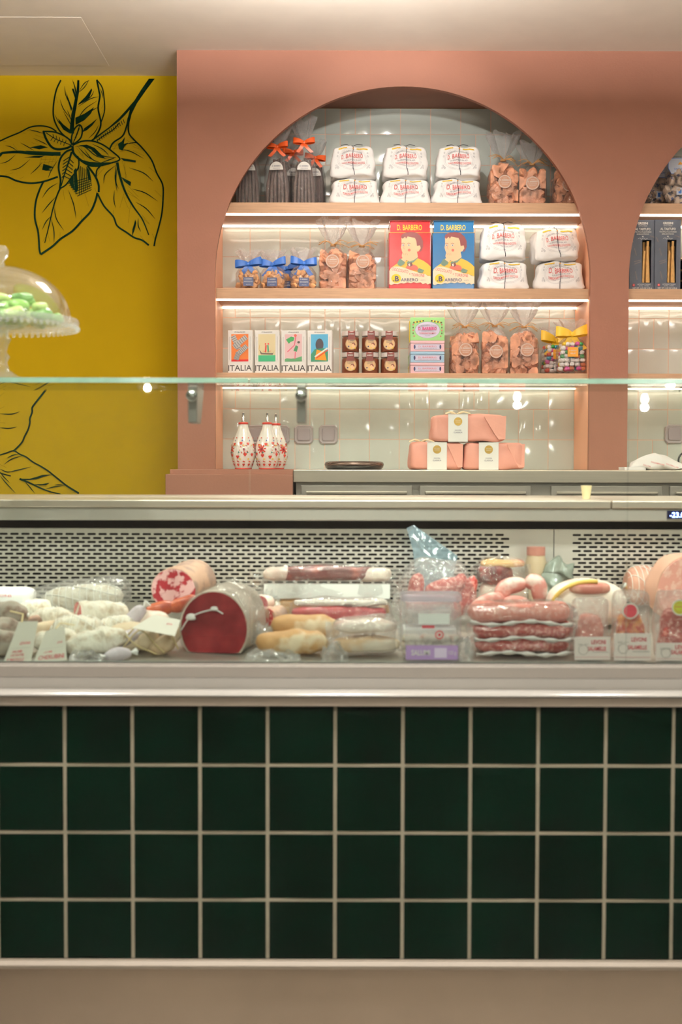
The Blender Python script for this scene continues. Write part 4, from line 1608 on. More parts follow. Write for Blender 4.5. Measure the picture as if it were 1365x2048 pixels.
def art2(q, x0, x1, z0, z1):
    q.rect(x0, x1, z0, z1, A((226, 212, 168)))
    q.rect(x0, x1, z0, z0 + .026, A((60, 170, 120)))
    q.poly([(-.033, z0 + .050), (-.026, z0 + .030), (.024, z0 + .028), (.034, z0 + .048), (.026, z0 + .034), (-.022, z0 + .036)], A((92, 76, 66)))
    for sx in (-1, 1):
        q.stroke([(sx * .006, z0 + .038), (sx * .004, z0 + .068)], .006, A((60, 150, 110)) if sx > 0 else A((214, 60, 60)))
        q.disc(sx * .006, z0 + .073, .0035, .0035, A((214, 60, 60)), 10, 1)
        q.stroke([(sx * .006, z0 + .040), (sx * .018, z0 + .044)], .002, A((214, 120, 80)))
    q.stroke([(-.034, z0 + .050), (-.030, z0 + .070)], .002, A((226, 180, 90)))


def art3(q, x0, x1, z0, z1):
    q.rect(x0, x1, z0, z1, A((232, 196, 196)))
    q.poly([(x0, z0), (x1, z0), (x1, z0 + .022), (.024, z0 + .018), (.010, z0 + .014), (-.010, z0 + .012), (-.028, z0 + .014), (x0, z0 + .010)], A((96, 160, 110)))
    q.poly([(-.032, z0 + .092), (-.010, z0 + .104), (.004, z0 + .100), (.000, z0 + .086), (-.012, z0 + .082), (-.020, z0 + .074)], A((60, 150, 84)))
    q.stroke([(-.026, z0 + .040), (.004, z0 + .068), (.010, z0 + .105)], .003, A((226, 70, 110)))
    q.stroke([(.006, z0 + .010), (.008, z0 + .040)], .003, A((226, 70, 110)))
    q.poly([(.000, z0 + .045), (.014, z0 + .040), (.020, z0 + .062), (.010, z0 + .068)], A((60, 130, 84)))
    q.disc(.022, z0 + .080, .006, .005, A((60, 60, 50)), 10, 1)
    q.disc(.008, z0 + .108, .006, .006, A((226, 110, 90)), 10, 1)


def art4(q, x0, x1, z0, z1):
    # plain abstract shapes in the colours of the picture
    q.rect(x0, x1, z0, z1, A((92, 176, 214)))
    q.disc(0, z0 + .070, .017, .026, A((58, 52, 58)), 20, 1)
    q.poly([(x0, z0), (x1, z0), (x1, z0 + .040), (.020, z0 + .056), (-.020, z0 + .052), (x0, z0 + .030)], A((50, 130, 100)))
    q.poly([(-.020, z0 + .008), (.030, z0 + .004), (.022, z0 + .040), (-.012, z0 + .050)], A((236, 156, 44)))
    q.stroke([(-.020, z0 + .020), (.034, z0 + .056)], .006, A((240, 236, 226)))
    q.stroke([(-.014, z0 + .014), (.036, z0 + .048)], .004, A((214, 60, 50)))


for px, lb, art in ((483, 'white ITALIA carton with an orange picture of grey striped shapes', art1), (537, 'white ITALIA carton with a picture of a boat on green water', art2),
                    (590, 'white ITALIA carton with a pink and green picture', art3), (642, 'white ITALIA carton with a blue, green and orange picture', art4)):
    place(carton(lb, art), px, 2, 5.275, -9)


# ---- jars of chocolate spread
def jar(label):
    t = thing('spread_jar', label, 'jar', group='jars of chocolate spread')
    r = .0375
    sp = MB().lathe([(0, .001), (r - .003, .001), (r - .0015, .004), (r - .0015, .058), (r - .006, .063), (0, .063)], seg=28, cap=False)
    sp.build('chocolate_spread', mat('chocolate spread', (134, 74, 48), .3, vary=.08), t, smooth=True, auto=40)
    gl = MB().lathe([(r - .001, 0), (r, .003), (r, .060), (r - .003, .0665), (r - .003, .070)], seg=28, cap=False)
    gl.build('glass', glassy('jar glass', (250, 250, 250), 0, .02), t, smooth=True, auto=40)
    ld = MB().lathe([(0, .0865), (r - .002, .0865), (r - .0005, .0855), (r - .0005, .068), (r - .002, .067), (0, .067)], seg=36, cap=False)
    ld.build('lid', mat('ribbed silver lid', (222, 214, 208), .35, metal=.35, vary=.04), t, smooth=True, auto=40)
    s = MB()
    s.ribbon([(0, -r - .001, .050), (0, -r - .001, .080), (0, -r + .003, .0872), (0, 0, .0876), (0, r - .003, .0872), (0, r + .001, .080), (0, r + .001, .055)],
             (1, 0, 0), .030, th=.0003)
    so = s.build('paper_seal', mat('brown paper seal', (104, 44, 36), .5), t)
    q = Decal()
    q.text('BARBERO', 0, .074, .006, M_LABW, width=.022, bold=.01)
    q.build('seal_print', so, flat(-r - .0014))
    q = Decal()
    q.disc(0, .033, .0245, .0245, mat('kraft label', (226, 190, 138), .5), 24, 4)
    q.ring(0, .033, .0225, .0225, .0007, M_GREYINK, 24)
    q.text('D. BARBERO', 0, .046, .005, M_NAVY, width=.026, bold=.02)
    q.text('CREMA', 0, .039, .0035, M_NAVY, width=.026)
    q.disc(.008, .025, .008, .009, mat('print skin', (240, 196, 152), .4), 14, 1)
    q.poly([(.000, .031), (.004, .037), (.012, .037), (.017, .030), (.015, .026), (.010, .031)], mat('print hair', (120, 48, 48), .4))
    q.poly([(-.004, .013), (.018, .013), (.017, .019), (.000, .019)], M_YEL)
    q.disc(-.012, .022, .003, .003, M_NAVY, 10, 1)
    q.build('round_label', t, lambda x, z, o: (x, -math.sqrt(max(0, (r + o) ** 2 - x * x)) - .0004, z), smooth=True)
    return t


j0 = None
JN = ['left', 'middle', 'right']
for c, px in enumerate((702, 742, 780)):
    for row in range(2):
        lb = '%s jar of brown spread in the %s column of the jar stack' % (['bottom', 'top'][row], JN[c])
        loc = on(px, 2, 5.275) + Vector((0, 0, row * .0884))
        if j0 is None:
            j0 = jar(lb)
            j0.location = loc
        else:
            dup(j0, loc, R([0, 6, -5, 3, 7, -4][c * 2 + row]), lb)


# ---- small rectangular tins
def small_tin(label, rgb, nm):
    t = thing('sweet_tin', label, 'tin', group='small rectangular sweet tins')
    w, d, h = .144, .096, .0455
    mt = mat(nm + ' small tin', rgb, .3, vary=.03, coat=.3)
    bo = MB().box(-w / 2 + .001, w / 2 - .001, -d / 2 + .001, d / 2 - .001, 0, h - .012).build('base', mt, t, bevel=.002)
    lo = MB().box(-w / 2, w / 2, -d / 2, d / 2, h - .0115, h - .0005).build('lid', mt, t, bevel=.002)
    q = Decal()
    q.rect(-.054, .054, .008, .030, mat('lilac label', (206, 200, 220), .5))
    q.rect(-.054, .054, .0075, .009, M_GREYINK)
    q.rect(-.054, .054, .029, .0305, M_GREYINK)
    q.text('D. BARBERO', 0, .021, .0065, M_REDINK, width=.075)
    q.text('TORRONCINI ASSORTITI', 0, .013, .004, M_GREYINK, width=.08)
    for sx in (-1, 1):
        q.disc(sx * .054, .019, .004, .009, M_NAVY, 12, 1)
    q.build('side_print', bo, flat(-d / 2 + .001))
    q = Decal()
    q.rect(-w / 2 + .006, w / 2 - .006, -d / 2 + .006, d / 2 - .006, mt)
    q.disc(0, -.004, .052, .034, mat('lilac label', (206, 200, 220), .5), 32, 1)
    q.ring(0, -.004, .052, .034, .001, M_GREYINK)
    GN = mat('dark ornament', (70, 66, 40), .5)
    for sx in (-1, 1):
        for i in range(7):
            q.disc(sx * (.018 + i * .0065), .034 - i * .0012, .0042, .0036, M_YEL if i % 2 else GN, 8, 1)
        for i in range(5):
            q.disc(sx * (.060 - (i == 4) * .004), .018 - i * .012, .0028, .0036, GN if i % 2 else M_REDINK, 8, 1)
    q.text('TORRONERIA D\'ASTI', 0, .016, .007, M_GREYINK, width=.076, arc=.006)
    q.text('D. BARBERO', 0, .002, .0125, mat('magenta print', (200, 60, 120), .5), width=.078, bold=.03)
    q.text('VIA BROFFERIO', 0, -.009, .004, M_GREYINK, width=.055)
    q.text('TORRONCINI MISTI', 0, -.018, .006, M_REDINK, width=.07, bold=.01)
    q.text('ASTI', 0, -.028, .004, M_GREYINK, width=.02)
    q.build('lid_print', lo, lambda x, z, o: (x, z, h - .0005 + o))
    return t


PT, BT, GT, YT = (232, 190, 196), (160, 194, 216), (150, 206, 130), (240, 214, 60)
tz0 = on(855, 2, 5.30)
SEQ = [('lower pink sweet tin lying at the base of the tin stack', PT, 'pink'), ('pale blue sweet tin lying between the two pink tins', BT, 'pale blue'),
       ('upper pink sweet tin lying on the pale blue tin', PT, 'pink')]
for k, (lb, c, nm) in enumerate(SEQ):
    small_tin(lb, c, nm).location = tz0 + Vector((0, 0, k * .0458))
st_ = small_tin('light green sweet tin standing upright on the stack of tins', GT, 'green')
st_.location = tz0 + Vector((0, 0.005, .0458 * 3 + .0485))
st_.rotation_euler = (R(90), 0, 0)
tz1 = on(852, 2, 5.42)
for k, (lb, c, nm) in enumerate((('yellow sweet tin at the base of the rear tin stack', YT, 'yellow'), ('green sweet tin in the middle of the rear tin stack', GT, 'green'),
                                 ('pink sweet tin topmost of the flat tins in the rear stack', PT, 'pink'))):
    small_tin(lb, c, nm).location = tz1 + Vector((0, 0, k * .0458))
st2 = small_tin('yellow sweet tin standing upright behind the green one', YT, 'yellow')
st2.location = tz1 + Vector((0, 0, .0458 * 3 + .0485))
st2.rotation_euler = (R(90), 0, 0)
for o_ in (st_, st2):
    pass


# ---- breadstick boxes in the right niche
def grissini_box(label):
    t = thing('breadstick_box', label, 'box', group='dark breadstick boxes')
    w, d, h = .108, .055, .288
    mt = mat('slate carton', (44, 50, 64), .45, vary=.08)
    x0, x1, z0, z1 = -.002, .036, .028, .205
    m = MB()
    m.box(-w / 2, w / 2, -d / 2 + .001, d / 2, 0, h)
    m.box(-w / 2, x0, -d / 2, -d / 2 + .001, 0, h)
    m.box(x1, w / 2, -d / 2, -d / 2 + .001, 0, h)
    m.box(x0, x1, -d / 2, -d / 2 + .001, 0, z0)
    m.box(x0, x1, -d / 2, -d / 2 + .001, z1, h)
    bo = MB()
    # open tray behind the window
    bo.box(-w / 2, x0, -d / 2, d / 2, 0, h)
    bo.box(x1, w / 2, -d / 2, d / 2, 0, h)
    bo.box(x0, x1, -d / 2, d / 2, 0, z0)
    bo.box(x0, x1, -d / 2, d / 2, z1, h)
    bo.box(x0, x1, d / 2 - .002, d / 2, z0, z1)
    b = bo.build('carton', mt, t)
    rnd = random.Random(5)
    s = MB()
    for i in range(9):
        xa, xb = rnd.uniform(x0 + .006, x1 - .006), rnd.uniform(x0 + .006, x1 - .006)
        y = -d / 2 + .008 + (i % 4) * .010
        s.tube([(xa, y, z0 + .001), ((xa + xb) / 2, y, (z0 + z1) / 2), (xb, y, z1 - .004 - (i % 3) * .02)], .0052, seg=7)
    s.build('breadsticks', mat('breadstick', (222, 172, 104), .6, vary=.12, vscale=50, bump=.3), t, smooth=True, auto=50)
    q = Decal()
    W_ = M_LABW
    q.text('GRISSINI', 0, .274, .0095, W_, width=.042, bold=.02)
    q.text('FATTI A MANO', 0, .263, .0045, W_, width=.036)
    q.text('AL TARTUFO', 0, .250, .0095, W_, width=.064, bold=.03)
    q.text('TRUFFLE FLAVORED', 0, .238, .0062, W_, width=.072, bold=.01)
    q.text('BREADSTICKS', 0, .229, .0062, W_, width=.050, bold=.01)
    q.disc(0, .219, .0035, .003, W_, 10, 1)
    q.stroke(smooth_pts([(-.020, .209, 0), (-.012, .213, 0), (-.006, .208, 0), (.004, .213, 0), (.010, .208, 0), (.020, .211, 0)], 4) and
             [(p[0], p[1]) for p in smooth_pts([(-.020, .209, 0), (-.012, .213, 0), (-.006, .208, 0), (.004, .213, 0), (.010, .208, 0), (.020, .211, 0)], 4)], .0012, W_)
    GY = mat('faint brown print', (110, 96, 88), .5)
    for a in ((-.034, .170, -.026, .140), (-.036, .115, -.008, .122), (-.034, .105, -.006, .115), (-.030, .075, -.022, .040), (.030, .222, .048, .216), (-.048, .215, -.040, .195)):
        q.stroke([(a[0], a[1]), (a[2], a[3])], .003, GY)
    q.disc(-.036, .018, .0055, .0055, M_RED, 14, 1)
    q.poly([(-.0385, .0165), (-.0335, .0165), (-.036, .0215)], W_)
    q.text('ARTIGIANI ITALIANI', .006, .021, .005, W_, width=.055)
    q.text('DAL 1950', .006, .0145, .0035, W_, width=.04)
    q.text('NET WT. 4.23 OZ (120 g)', 0, .0055, .0065, W_, width=.080, bold=.01)
    q.build('front_print', b, flat(-d / 2))
    return t


g1 = grissini_box('dark breadstick box partly cut off by the edge of the right arch')
place(g1, 1283, 1, 5.275)
g2 = dup(g1, on(1333, 1, 5.27), 0, 'dark breadstick box fully in view in the right-hand niche')


# ---- flat black tins at the right edge
def flat_tin(label):
    t = thing('round_tin', label, 'tin', group='low black tins')
    MB().lathe([(0, 0), (.046, 0), (.047, .002), (.047, .036), (0, .036)], seg=32, cap=False).build('can', M_BLACK, t, smooth=True, auto=40)
    l = MB().lathe([(0, .036), (.0485, .036), (.0485, .042), (.046, .044), (0, .044)], seg=32, cap=False).build('lid', M_GOLD, t, smooth=True, auto=40)
    q = Decal()
    q.rect(-.034, .034, .008, .030, mat('tin label', (60, 66, 80), .5), 8, 1)
    q.text('PATE AL TARTUFO', 0, .022, .006, M_LABW, width=.055)
    q.text('TRUFFLE', 0, .013, .004, M_LABW, width=.03)
    q.build('label', t, lambda x, z, o: (x, -math.sqrt(max(0, (.047 + o) ** 2 - x * x)), z))
    return t


ft = flat_tin('top one of the low black tins beside the breadstick boxes')
ft.location = on(1383, 1, 5.29) + Vector((0, 0, .089))
dup(ft, on(1383, 1, 5.29) + Vector((0, 0, .0445)), 0, 'middle one of the low black tins beside the breadstick boxes')
dup(ft, on(1383, 1, 5.29), 0, 'bottom one of the low black tins beside the breadstick boxes')


# ---- bags with a blue-edged paper label, right niche top shelf
def header_bag(seed, label, w=.12):
    rnd = random.Random(seed)
    t = thing('snack_bag', label, 'bag', group='clear bags with white headers')
    m = MB()
    for k in range(5):
        for j in range(4):
            for yy in (-1, 1):
                chunk(m, ((j - 1.5) * w * .2, yy * .015, .014 + k * .028), .034, rnd)
    for i, v in enumerate(m.v):
        m.v[i] = (v[0], v[1], max(.001, v[2]))
    m.build('filling', mat('wrapped nougat', (206, 186, 168), .5, rgb2=(90, 96, 130), thresh=(.55, .62), vscale=50), t)
    s = MB()
    f = s.superbox(w, .065, .21, n=4, seg=10, taper=.05, tapery=.6, ns=.006, nf=20, seed=seed)
    s.build('clear_bag', M_CELLO, t, smooth=True)
    d = Decal()
    hexa = [(-.048, .150), (-.036, .128), (.036, .128), (.048, .150), (.048, .192), (-.048, .192)]
    d.poly(hexa, mat('header card', (206, 214, 230), .5))
    d.stroke(hexa + [hexa[0]], .002, M_BLUERIB)
    d.poly([(-.01, .165), (.012, .165), (.0, .178)], M_ORLAB)
    d.text('CANTUCCINI', 0, .148, .007, M_BLUERIB, width=.05, bold=.02)
    d.rect(-.014, .014, .040, .070, mat('header card', (206, 214, 230), .5))
    d.rect(-.006, .006, .046, .064, M_BLUERIB)
    d.build('header_label', t, flat(-.036))
    return t


hb1 = place(header_bag(61, 'clear bag with blue-edged white label at the right edge of the top shelf'), 1356, 0, 5.29, -4)
hb2 = place(header_bag(62, 'clear snack bag in shadow against the edge of the right arch'), 1312, 0, 5.36, 6)

# ================================================================ rear worktop
M_CERAM = mat('white glazed ceramic', (240, 232, 222), .12, vary=.02, coat=.5)


def cruet(label, seed):
    t = thing('oil_bottle', label, 'oil bottle', group='painted ceramic oil bottles')
    pr = [(0, 0), (.031, 0), (.033, .003), (.041, .022), (.0475, .048), (.0490, .070), (.0470, .092), (.040, .118), (.030, .142), (.0215, .165), (.0185, .180), (.0185, .187)]
    f = [(r, z_ * 1.0) for r, z_ in pr]
    sp = [(p[0], p[1]) for p in smooth_pts([(a, b, 0) for a, b in f[1:]], 4)]
    MB().lathe([(0, 0)] + sp + [(0.006, .187)], seg=40, cap=False).build('body', M_CERAM, t, smooth=True, auto=50)

    def rad(zq):
        for (r0, z0_), (r1, z1_) in zip(f[1:], f[2:]):
            if z0_ <= zq <= z1_:
                return r0 + (r1 - r0) * (zq - z0_) / (z1_ - z0_)
        return f[-1][0]
    MB().lathe([(.0186, .180), (.0205, .182), (.0205, .187), (.0180, .189), (.006, .189)], seg=28, cap=False).build('red_lip', mat('red glaze', (200, 62, 50), .2), t, smooth=True)
    MB().lathe([(.0325, -.0), (.0345, .001), (.0345, .004), (.0330, .0055)], seg=36, cap=False).build('foot_ring', mat('red glaze', (200, 62, 50), .2), t, smooth=True)
    s = MB().lathe([(0, .187), (.008, .187), (.009, .190), (.0055, .193), (.0045, .222), (.0050, .227), (.003, .229), (0, .229)], seg=16, cap=False)
    s.build('pouring_spout', M_CHROME, t, smooth=True, auto=50)
    q = Decal()
    rnd = random.Random(seed)
    RD, YG_, BLU, GN = mat('red glaze', (200, 62, 50), .2), mat('yellow glaze', (230, 196, 70), .2), mat('blue glaze', (56, 72, 140), .2), mat('green glaze', (50, 110, 100), .2)

    def heart(a, b, s_, mt_):
        for dx_, dz_ in ((-.5, .3), (.5, .3), (0, -.45)):
            q.disc(a + dx_ * s_, b + dz_ * s_, s_ * .62, s_ * .62, mt_, 10, 1)

    def flower(a, b, s_, mt_):
        for i in range(8):
            an = 2 * PI * i / 8 + .2
            q.stroke([(a, b), (a + s_ * math.cos(an), b + s_ * math.sin(an))], s_ * .40, mt_, s_ * .28)
        q.disc(a, b, s_ * .25, s_ * .25, mat('dark glaze', (120, 40, 60), .2), 8, 1)
    ring = lambda n, off=0: [2 * PI * (i + off) / n for i in range(n)]
    for a in ring(5, .1):
        flower(a * .049, .080, .019, RD)
    for a in ring(10, .35):
        heart(a * .049, .055 + .006 * math.sin(a * 3), .0066, RD)
    for a in ring(10, .8):
        heart(a * .049, .100 + .004 * math.cos(a * 2), .0060, RD)
    for a in ring(12, .2):
        heart(a * .049, .018, .0054, RD)
        q.stroke([(a * .049 - .004, .033), (a * .049 + .006, .029)], .0035, RD)
    for a in ring(9, .6):
        q.poly([(a * .049 - .004, .064), (a * .049 + .004, .067), (a * .049 - .002, .072)], GN)
        q.poly([(a * .049 + .016, .092), (a * .049 + .023, .095), (a * .049 + .017, .100)], YG_)
        q.poly([(a * .049 + .010, .112), (a * .049 + .016, .114), (a * .049 + .012, .119)], BLU)
        q.disc(a * .049 + .004, .041, .004, .003, YG_, 8, 1)
    for a in ring(10, .0):
        q.disc(a * .049, .126, .0035, .003, RD, 8, 1)
    q.build('painted_flowers', t, lambda x, z_, o: ((rad(z_) + o) * math.sin(x / .049), -(rad(z_) + o) * math.cos(x / .049), z_), base=.0006, step=.00002)
    return t


ZT = Z_CTR + .0006
c0 = cruet('painted oil bottle with red flowers, standing alone at the left', 1)
p = at(487, 935, 5.05)
c0.location = (p.x, 5.05, ZT)
p = at(535, 935, 5.05)
dup(c0, (p.x, 5.05, ZT), R(40), 'painted oil bottle with red flowers, front one of the overlapping pair')
p = at(552, 935, 5.17)
dup(c0, (p.x, 5.17, ZT), R(110), 'painted oil bottle, rear one of the overlapping pair')


def plate(label):
    t = thing('light_switch', label, 'switch', group='grey octagonal wall switches')
    s = .0415
    c = .012
    oc = lambda k, y: [(x * k, y, z_ * k) for x, z_ in ((-s + c, -s), (s - c, -s), (s, -s + c), (s, s - c), (s - c, s), (-s + c, s), (-s, s - c), (-s, -s + c))]
    m = MB().loft([oc(1, 0), oc(1, -.006), oc(.90, -.010), oc(.84, -.0085)], cap=True)
    m.build('cover_plate', mat('grey switch plastic', (186, 180, 182), .35, vary=.02), t, smooth=False, bevel=.001)
    rk = MB()
    rk.superbox(.056, .006, .056, n=8, seg=6, c=(0, -.0115, -.028))
    rk.build('rocker', mat('grey rocker', (168, 160, 164), .35, vary=.02), t, smooth=True)
    return t


sw0 = None
for k, (px, py, lb) in enumerate(((513, 869, 'grey wall switch behind the lone oil bottle'), (561, 869, 'grey wall switch half hidden by the bottle pair'),
                                  (608, 869, 'grey wall switch right of the oil bottles, under the hanging bracket'), (657, 869, 'grey wall switch above the round black dish'),
                                  (1349, 868, 'grey wall switch in the right-hand niche'))):
    p = at(px, py, YB - .008)
    if sw0 is None:
        sw0 = plate(lb)
        sw0.location = p
    else:
        dup(sw0, p, 0, lb)

p = at(709, 938, 4.98)
bd = thing('black_dish', 'low round black lid lying on the steel worktop', 'lid', (p.x, 4.98, ZT))
MB().lathe([(0, 0), (.106, 0), (.115, .008), (.118, .020), (.113, .030), (.104, .033), (.100, .030), (.085, .028), (0, .029)], seg=48, cap=False).build(
    'disc', mat('glossy black', (20, 20, 22), .15, vary=.1, coat=.6), bd, smooth=True, auto=50)
MB().lathe([(.112, .0305), (.1165, .0265), (.1187, .0200), (.1180, .0160)], seg=48, cap=False).build('rim', mat('bronze rim', (96, 76, 66), .2, metal=.5), bd, smooth=True)

M_PKPAP = mat('salmon tissue paper', (234, 164, 146), .55, vary=.10, vscale=10, bump=.5, bscale=18)


def cake_parcel(w, label, bx):
    t = thing('wrapped_cake', label, 'wrapped cake', group='salmon paper wrapped cakes')
    d, h = .15, .108
    m = MB()
    f = m.superbox(w, d, h, n=9, seg=16, taper=.04, tapery=.04, ns=.007, nf=14, seed=w * 90)
    # folded flap at the right end
    m.build('paper_wrap', M_PKPAP, t, smooth=True)
    fl = MB()
    fl.add([(w * .20, -d / 2 - .006, h * .93), (w * .34, -d / 2 - .003, h * .30), (w * .40, -d / 2 - .002, h * .08), (w * .49, -d / 2 + .004, h * .10), (w * .50, -d / 2 + .008, h * .95),
            (w * .20, -d / 2 - .001, h * .93), (w * .34, -d / 2 + .002, h * .30), (w * .40, -d / 2 + .002, h * .08)],
           [(0, 1, 2, 3, 4), (0, 5, 6, 1), (1, 6, 7, 2)])
    fl.build('paper_fold', mat('salmon fold', (246, 176, 156), .5, vary=.06, bump=.3), t)
    bw = .078
    b = MB()
    e = .0022
    b.loft([[(bx - bw / 2, -d / 2 - e, 0), (bx + bw / 2, -d / 2 - e, 0), (bx + bw / 2, -d / 2 - e + .0004, 0), (bx - bw / 2, -d / 2 - e + .0004, 0)],
            [(bx - bw / 2, -d / 2 - e, h), (bx + bw / 2, -d / 2 - e, h), (bx + bw / 2, -d / 2 - e + .0004, h), (bx - bw / 2, -d / 2 - e + .0004, h)]])
    b.box(bx - bw / 2, bx + bw / 2, -d / 2 - e, d / 2 + e, h - .0006, h + .0006)
    bo = b.build('paper_band', mat('white band', (250, 247, 240), .55, vary=.02), t)
    q = Decal()
    q.disc(bx, h * .74, .0165, .0165, M_GOLD, 28, 1)
    q.text('FATTO A MANO', bx, h * .78, .0035, M_LABW, width=.02)
    q.rect(bx - .010, bx + .010, h * .715, h * .725, M_LABW)
    q.text('COLOMBA', bx, h * .42, .0055, M_GREYINK, width=.026)
    q.text('CLASSICA', bx, h * .34, .0055, M_GREYINK, width=.034, bold=.01)
    q.build('band_print', bo, flat(-d / 2 - e))
    rb = MB()
    for sg in (-1, 1):
        rb.ribbon(smooth_pts([(bx, 0, h + .003), (bx + sg * .022, -.035, h + .012), (bx + sg * .05, -.068, h + .003)], 5), (0, .8, .3), .016, th=.0004)
        rb.ribbon(smooth_pts([(bx, 0, h + .003), (bx + sg * .03, .01, h + .014), (bx + sg * .012, .012, h + .004)], 5), (0, 1, .2), .016, th=.0004)
    return t, rb


YK = 5.02
for (pa_, pb_, lb, up, bx) in ((820, 927, 'salmon paper wrapped cake at the lower left of the pile', 0, .002), (926, 1051, 'wider salmon wrapped cake at the lower right of the pile', 0, -.021),
                               (862, 1013, 'salmon wrapped cake with ribbon lying on top of the two others', 1, -.042)):
    a, b = at(pa_, 930, YK - .075).x, at(pb_, 930, YK - .075).x
    t, rb = cake_parcel((b - a) * 1.0, lb, bx)
    t.location = ((a + b) / 2, YK, ZT + up * .1105)
    if up or pa_ == 820:
        rb.build('ribbon', mat('cream ribbon', (246, 226, 184), .5), t, smooth=True)
        if not up:
            t.children[-1].location = (-.06, 0, 0)

# carrier bag lying on the worktop in the right niche, and a dark ring beyond
p = at(1300, 935, 5.05)
wb = thing('paper_bag', 'crumpled white printed bag lying on the worktop in the right niche', 'bag', (at(1315, 935, 5.08).x, 5.08, ZT))
m = MB()
f = m.superbox(.25, .16, .052, n=3.2, seg=18, taper=.25, ns=.02, nf=14, seed=4, fn=lambda p: Vector((p.x, p.y, max(.0, p.z * (1.25 - abs(p.x + .02) * 5.5)) * 1.0)))
m.box(-.145, -.06, -.06, .05, 0, .012)
m.build('bag_body', M_WHITE, wb, smooth=True, auto=50)
q = Decal()
for i, (a, b) in enumerate(((-.03, .030), (-.005, .024), (.03, .022), (.055, .014), (-.06, .018))):
    q.text('SALUMI', a, b, .006, M_REDINK, rot=-.3)
q.build('bag_print', wb, lambda x, z_, o: (x, f.front(x, z_, o + .002).y - .003, z_))
dr = MB()
X0 = at(1375, 905, 5.3)
dr.tube([(X0.x + .036 * math.cos(2 * PI * j / 24), 5.3, ZT + .040 + .036 * math.sin(2 * PI * j / 24)) for j in range(25)], .004, seg=8, cap=False)
tag(dr.build('cable_coil', M_BLACK, smooth=True), 'coiled black cable standing under the switch at the right edge', 'cable')
# pale paper cup on the case worktop
p = at(1181, 1000, 3.2)
cu = thing('paper_cup', 'small pale yellow paper cup on the steel ledge of the case', 'cup', (p.x, 3.25, zw + .0005))
MB().lathe([(0, .001), (.0095, .001), (.0095, 0), (.014, .034), (.0145, .035), (.0130, .0345), (.0090, .003), (0, .003)], seg=24, cap=False).build(
    'cup_wall', mat('cream cup', (240, 226, 178), .5), cu, smooth=True, auto=50)

# ================================================================ meats in the case
M_FILM = glassy('vacuum film', (253, 253, 253), 0.04, 0.09, bump=1.0, bscale=40, gloss=3.0)
M_FILMW = glassy('milky film', (253, 253, 253), 0.16, 0.10, bump=1.0, bscale=40, gloss=3.0)
M_MOLD = mat('salami bloom', (236, 230, 216), .8, rgb2=(198, 178, 152), thresh=(.50, .72), vscale=46, bump=.8, bscale=80)
M_MOLDG = mat('grey salami bloom', (172, 162, 150), .8, rgb2=(128, 104, 92), thresh=(.5, .66), vscale=30, bump=.5, bscale=60)
M_NET = mat('white netting', (244, 242, 236), .8, vary=.03)
M_LILAC = mat('lilac bloom', (206, 196, 204), .75, vary=.12, vscale=50, bump=.4)
M_CUT = mat('salami cut', (190, 60, 62), .35, rgb2=(226, 150, 142), thresh=(.52, .62), vscale=150)
M_COPPA = mat('coppa cut', (176, 44, 58), .35, rgb2=(240, 190, 190), thresh=(.46, .52), vscale=42, stretch=(1, .3, 1))
M_BRES = mat('bresaola cut', (118, 20, 32), .25, rgb2=(168, 58, 62), thresh=(.40, .75), vscale=14, coat=.3)
M_RIND = mat('cured rind', (196, 158, 136), .7, rgb2=(160, 132, 120), thresh=(.45, .62), vscale=30, bump=.5, bscale=50)
M_CLOTH = mat('ivory casing', (206, 196, 182), .5, rgb2=(172, 158, 144), thresh=(.45, .7), vscale=14, bump=.5, bscale=30)
M_ORSAUS = mat('orange sausage', (184, 92, 60), .35, rgb2=(140, 50, 38), thresh=(.45, .7), vscale=40)
M_SAUS = mat('fresh sausage', (222, 136, 124), .30, rgb2=(236, 172, 160), thresh=(.52, .66), vscale=80, bump=.3, coat=.3)
M_MINCE = mat('coarse minced sausage', (190, 66, 60), .35, rgb2=(232, 156, 146), thresh=(.50, .60), vscale=130, bump=.5, bscale=90, coat=.3)
M_SPICY = mat('spicy mince', (206, 70, 32), .35, rgb2=(242, 160, 80), thresh=(.46, .62), vscale=70, bump=.5)
M_TAGP = mat('tag card', (218, 214, 202), .6, vary=.02)
M_TAGR = mat('tag red', (206, 70, 84), .6, vary=.02)
M_TAGG = mat('tag grey', (150, 146, 140), .6)
M_STRAW = mat('straw twine', (216, 196, 150), .8, vary=.08)
M_CREAMS = mat('cream casing', (226, 206, 178), .6, rgb2=(196, 164, 130), thresh=(.45, .7), vscale=24, bump=.4)
M_LOAF = mat('golden brown rind', (196, 150, 98), .6, rgb2=(226, 206, 176), thresh=(.50, .62), vscale=16, bump=.5)
M_DARKMEAT = mat('dark cured meat', (116, 44, 44), .35, rgb2=(190, 96, 84), thresh=(.48, .70), vscale=26, bump=.3, coat=.3)
M_LEAN = mat('red lean meat', (176, 50, 62), .35, rgb2=(206, 96, 104), thresh=(.45, .7), vscale=24, coat=.3)
M_FAT = mat('white fat', (238, 220, 206), .45, rgb2=(226, 180, 166), thresh=(.50, .70), vscale=18, bump=.3)
M_BOARD = mat('white board', (240, 240, 236), .5, vary=.02)


def px2(x0, x1, y0, y1, Y, ground=False):
    a, b = at(x0, (y0 + y1) / 2, Y), at(x1, (y0 + y1) / 2, Y)
    zt_, zb_ = at((x0 + x1) / 2, y0, Y).z, at((x0 + x1) / 2, y1, Y).z
    if ground:
        zb_ = deck(Y) + .001
    return (a.x + b.x) / 2, zb_, b.x - a.x, zt_ - zb_


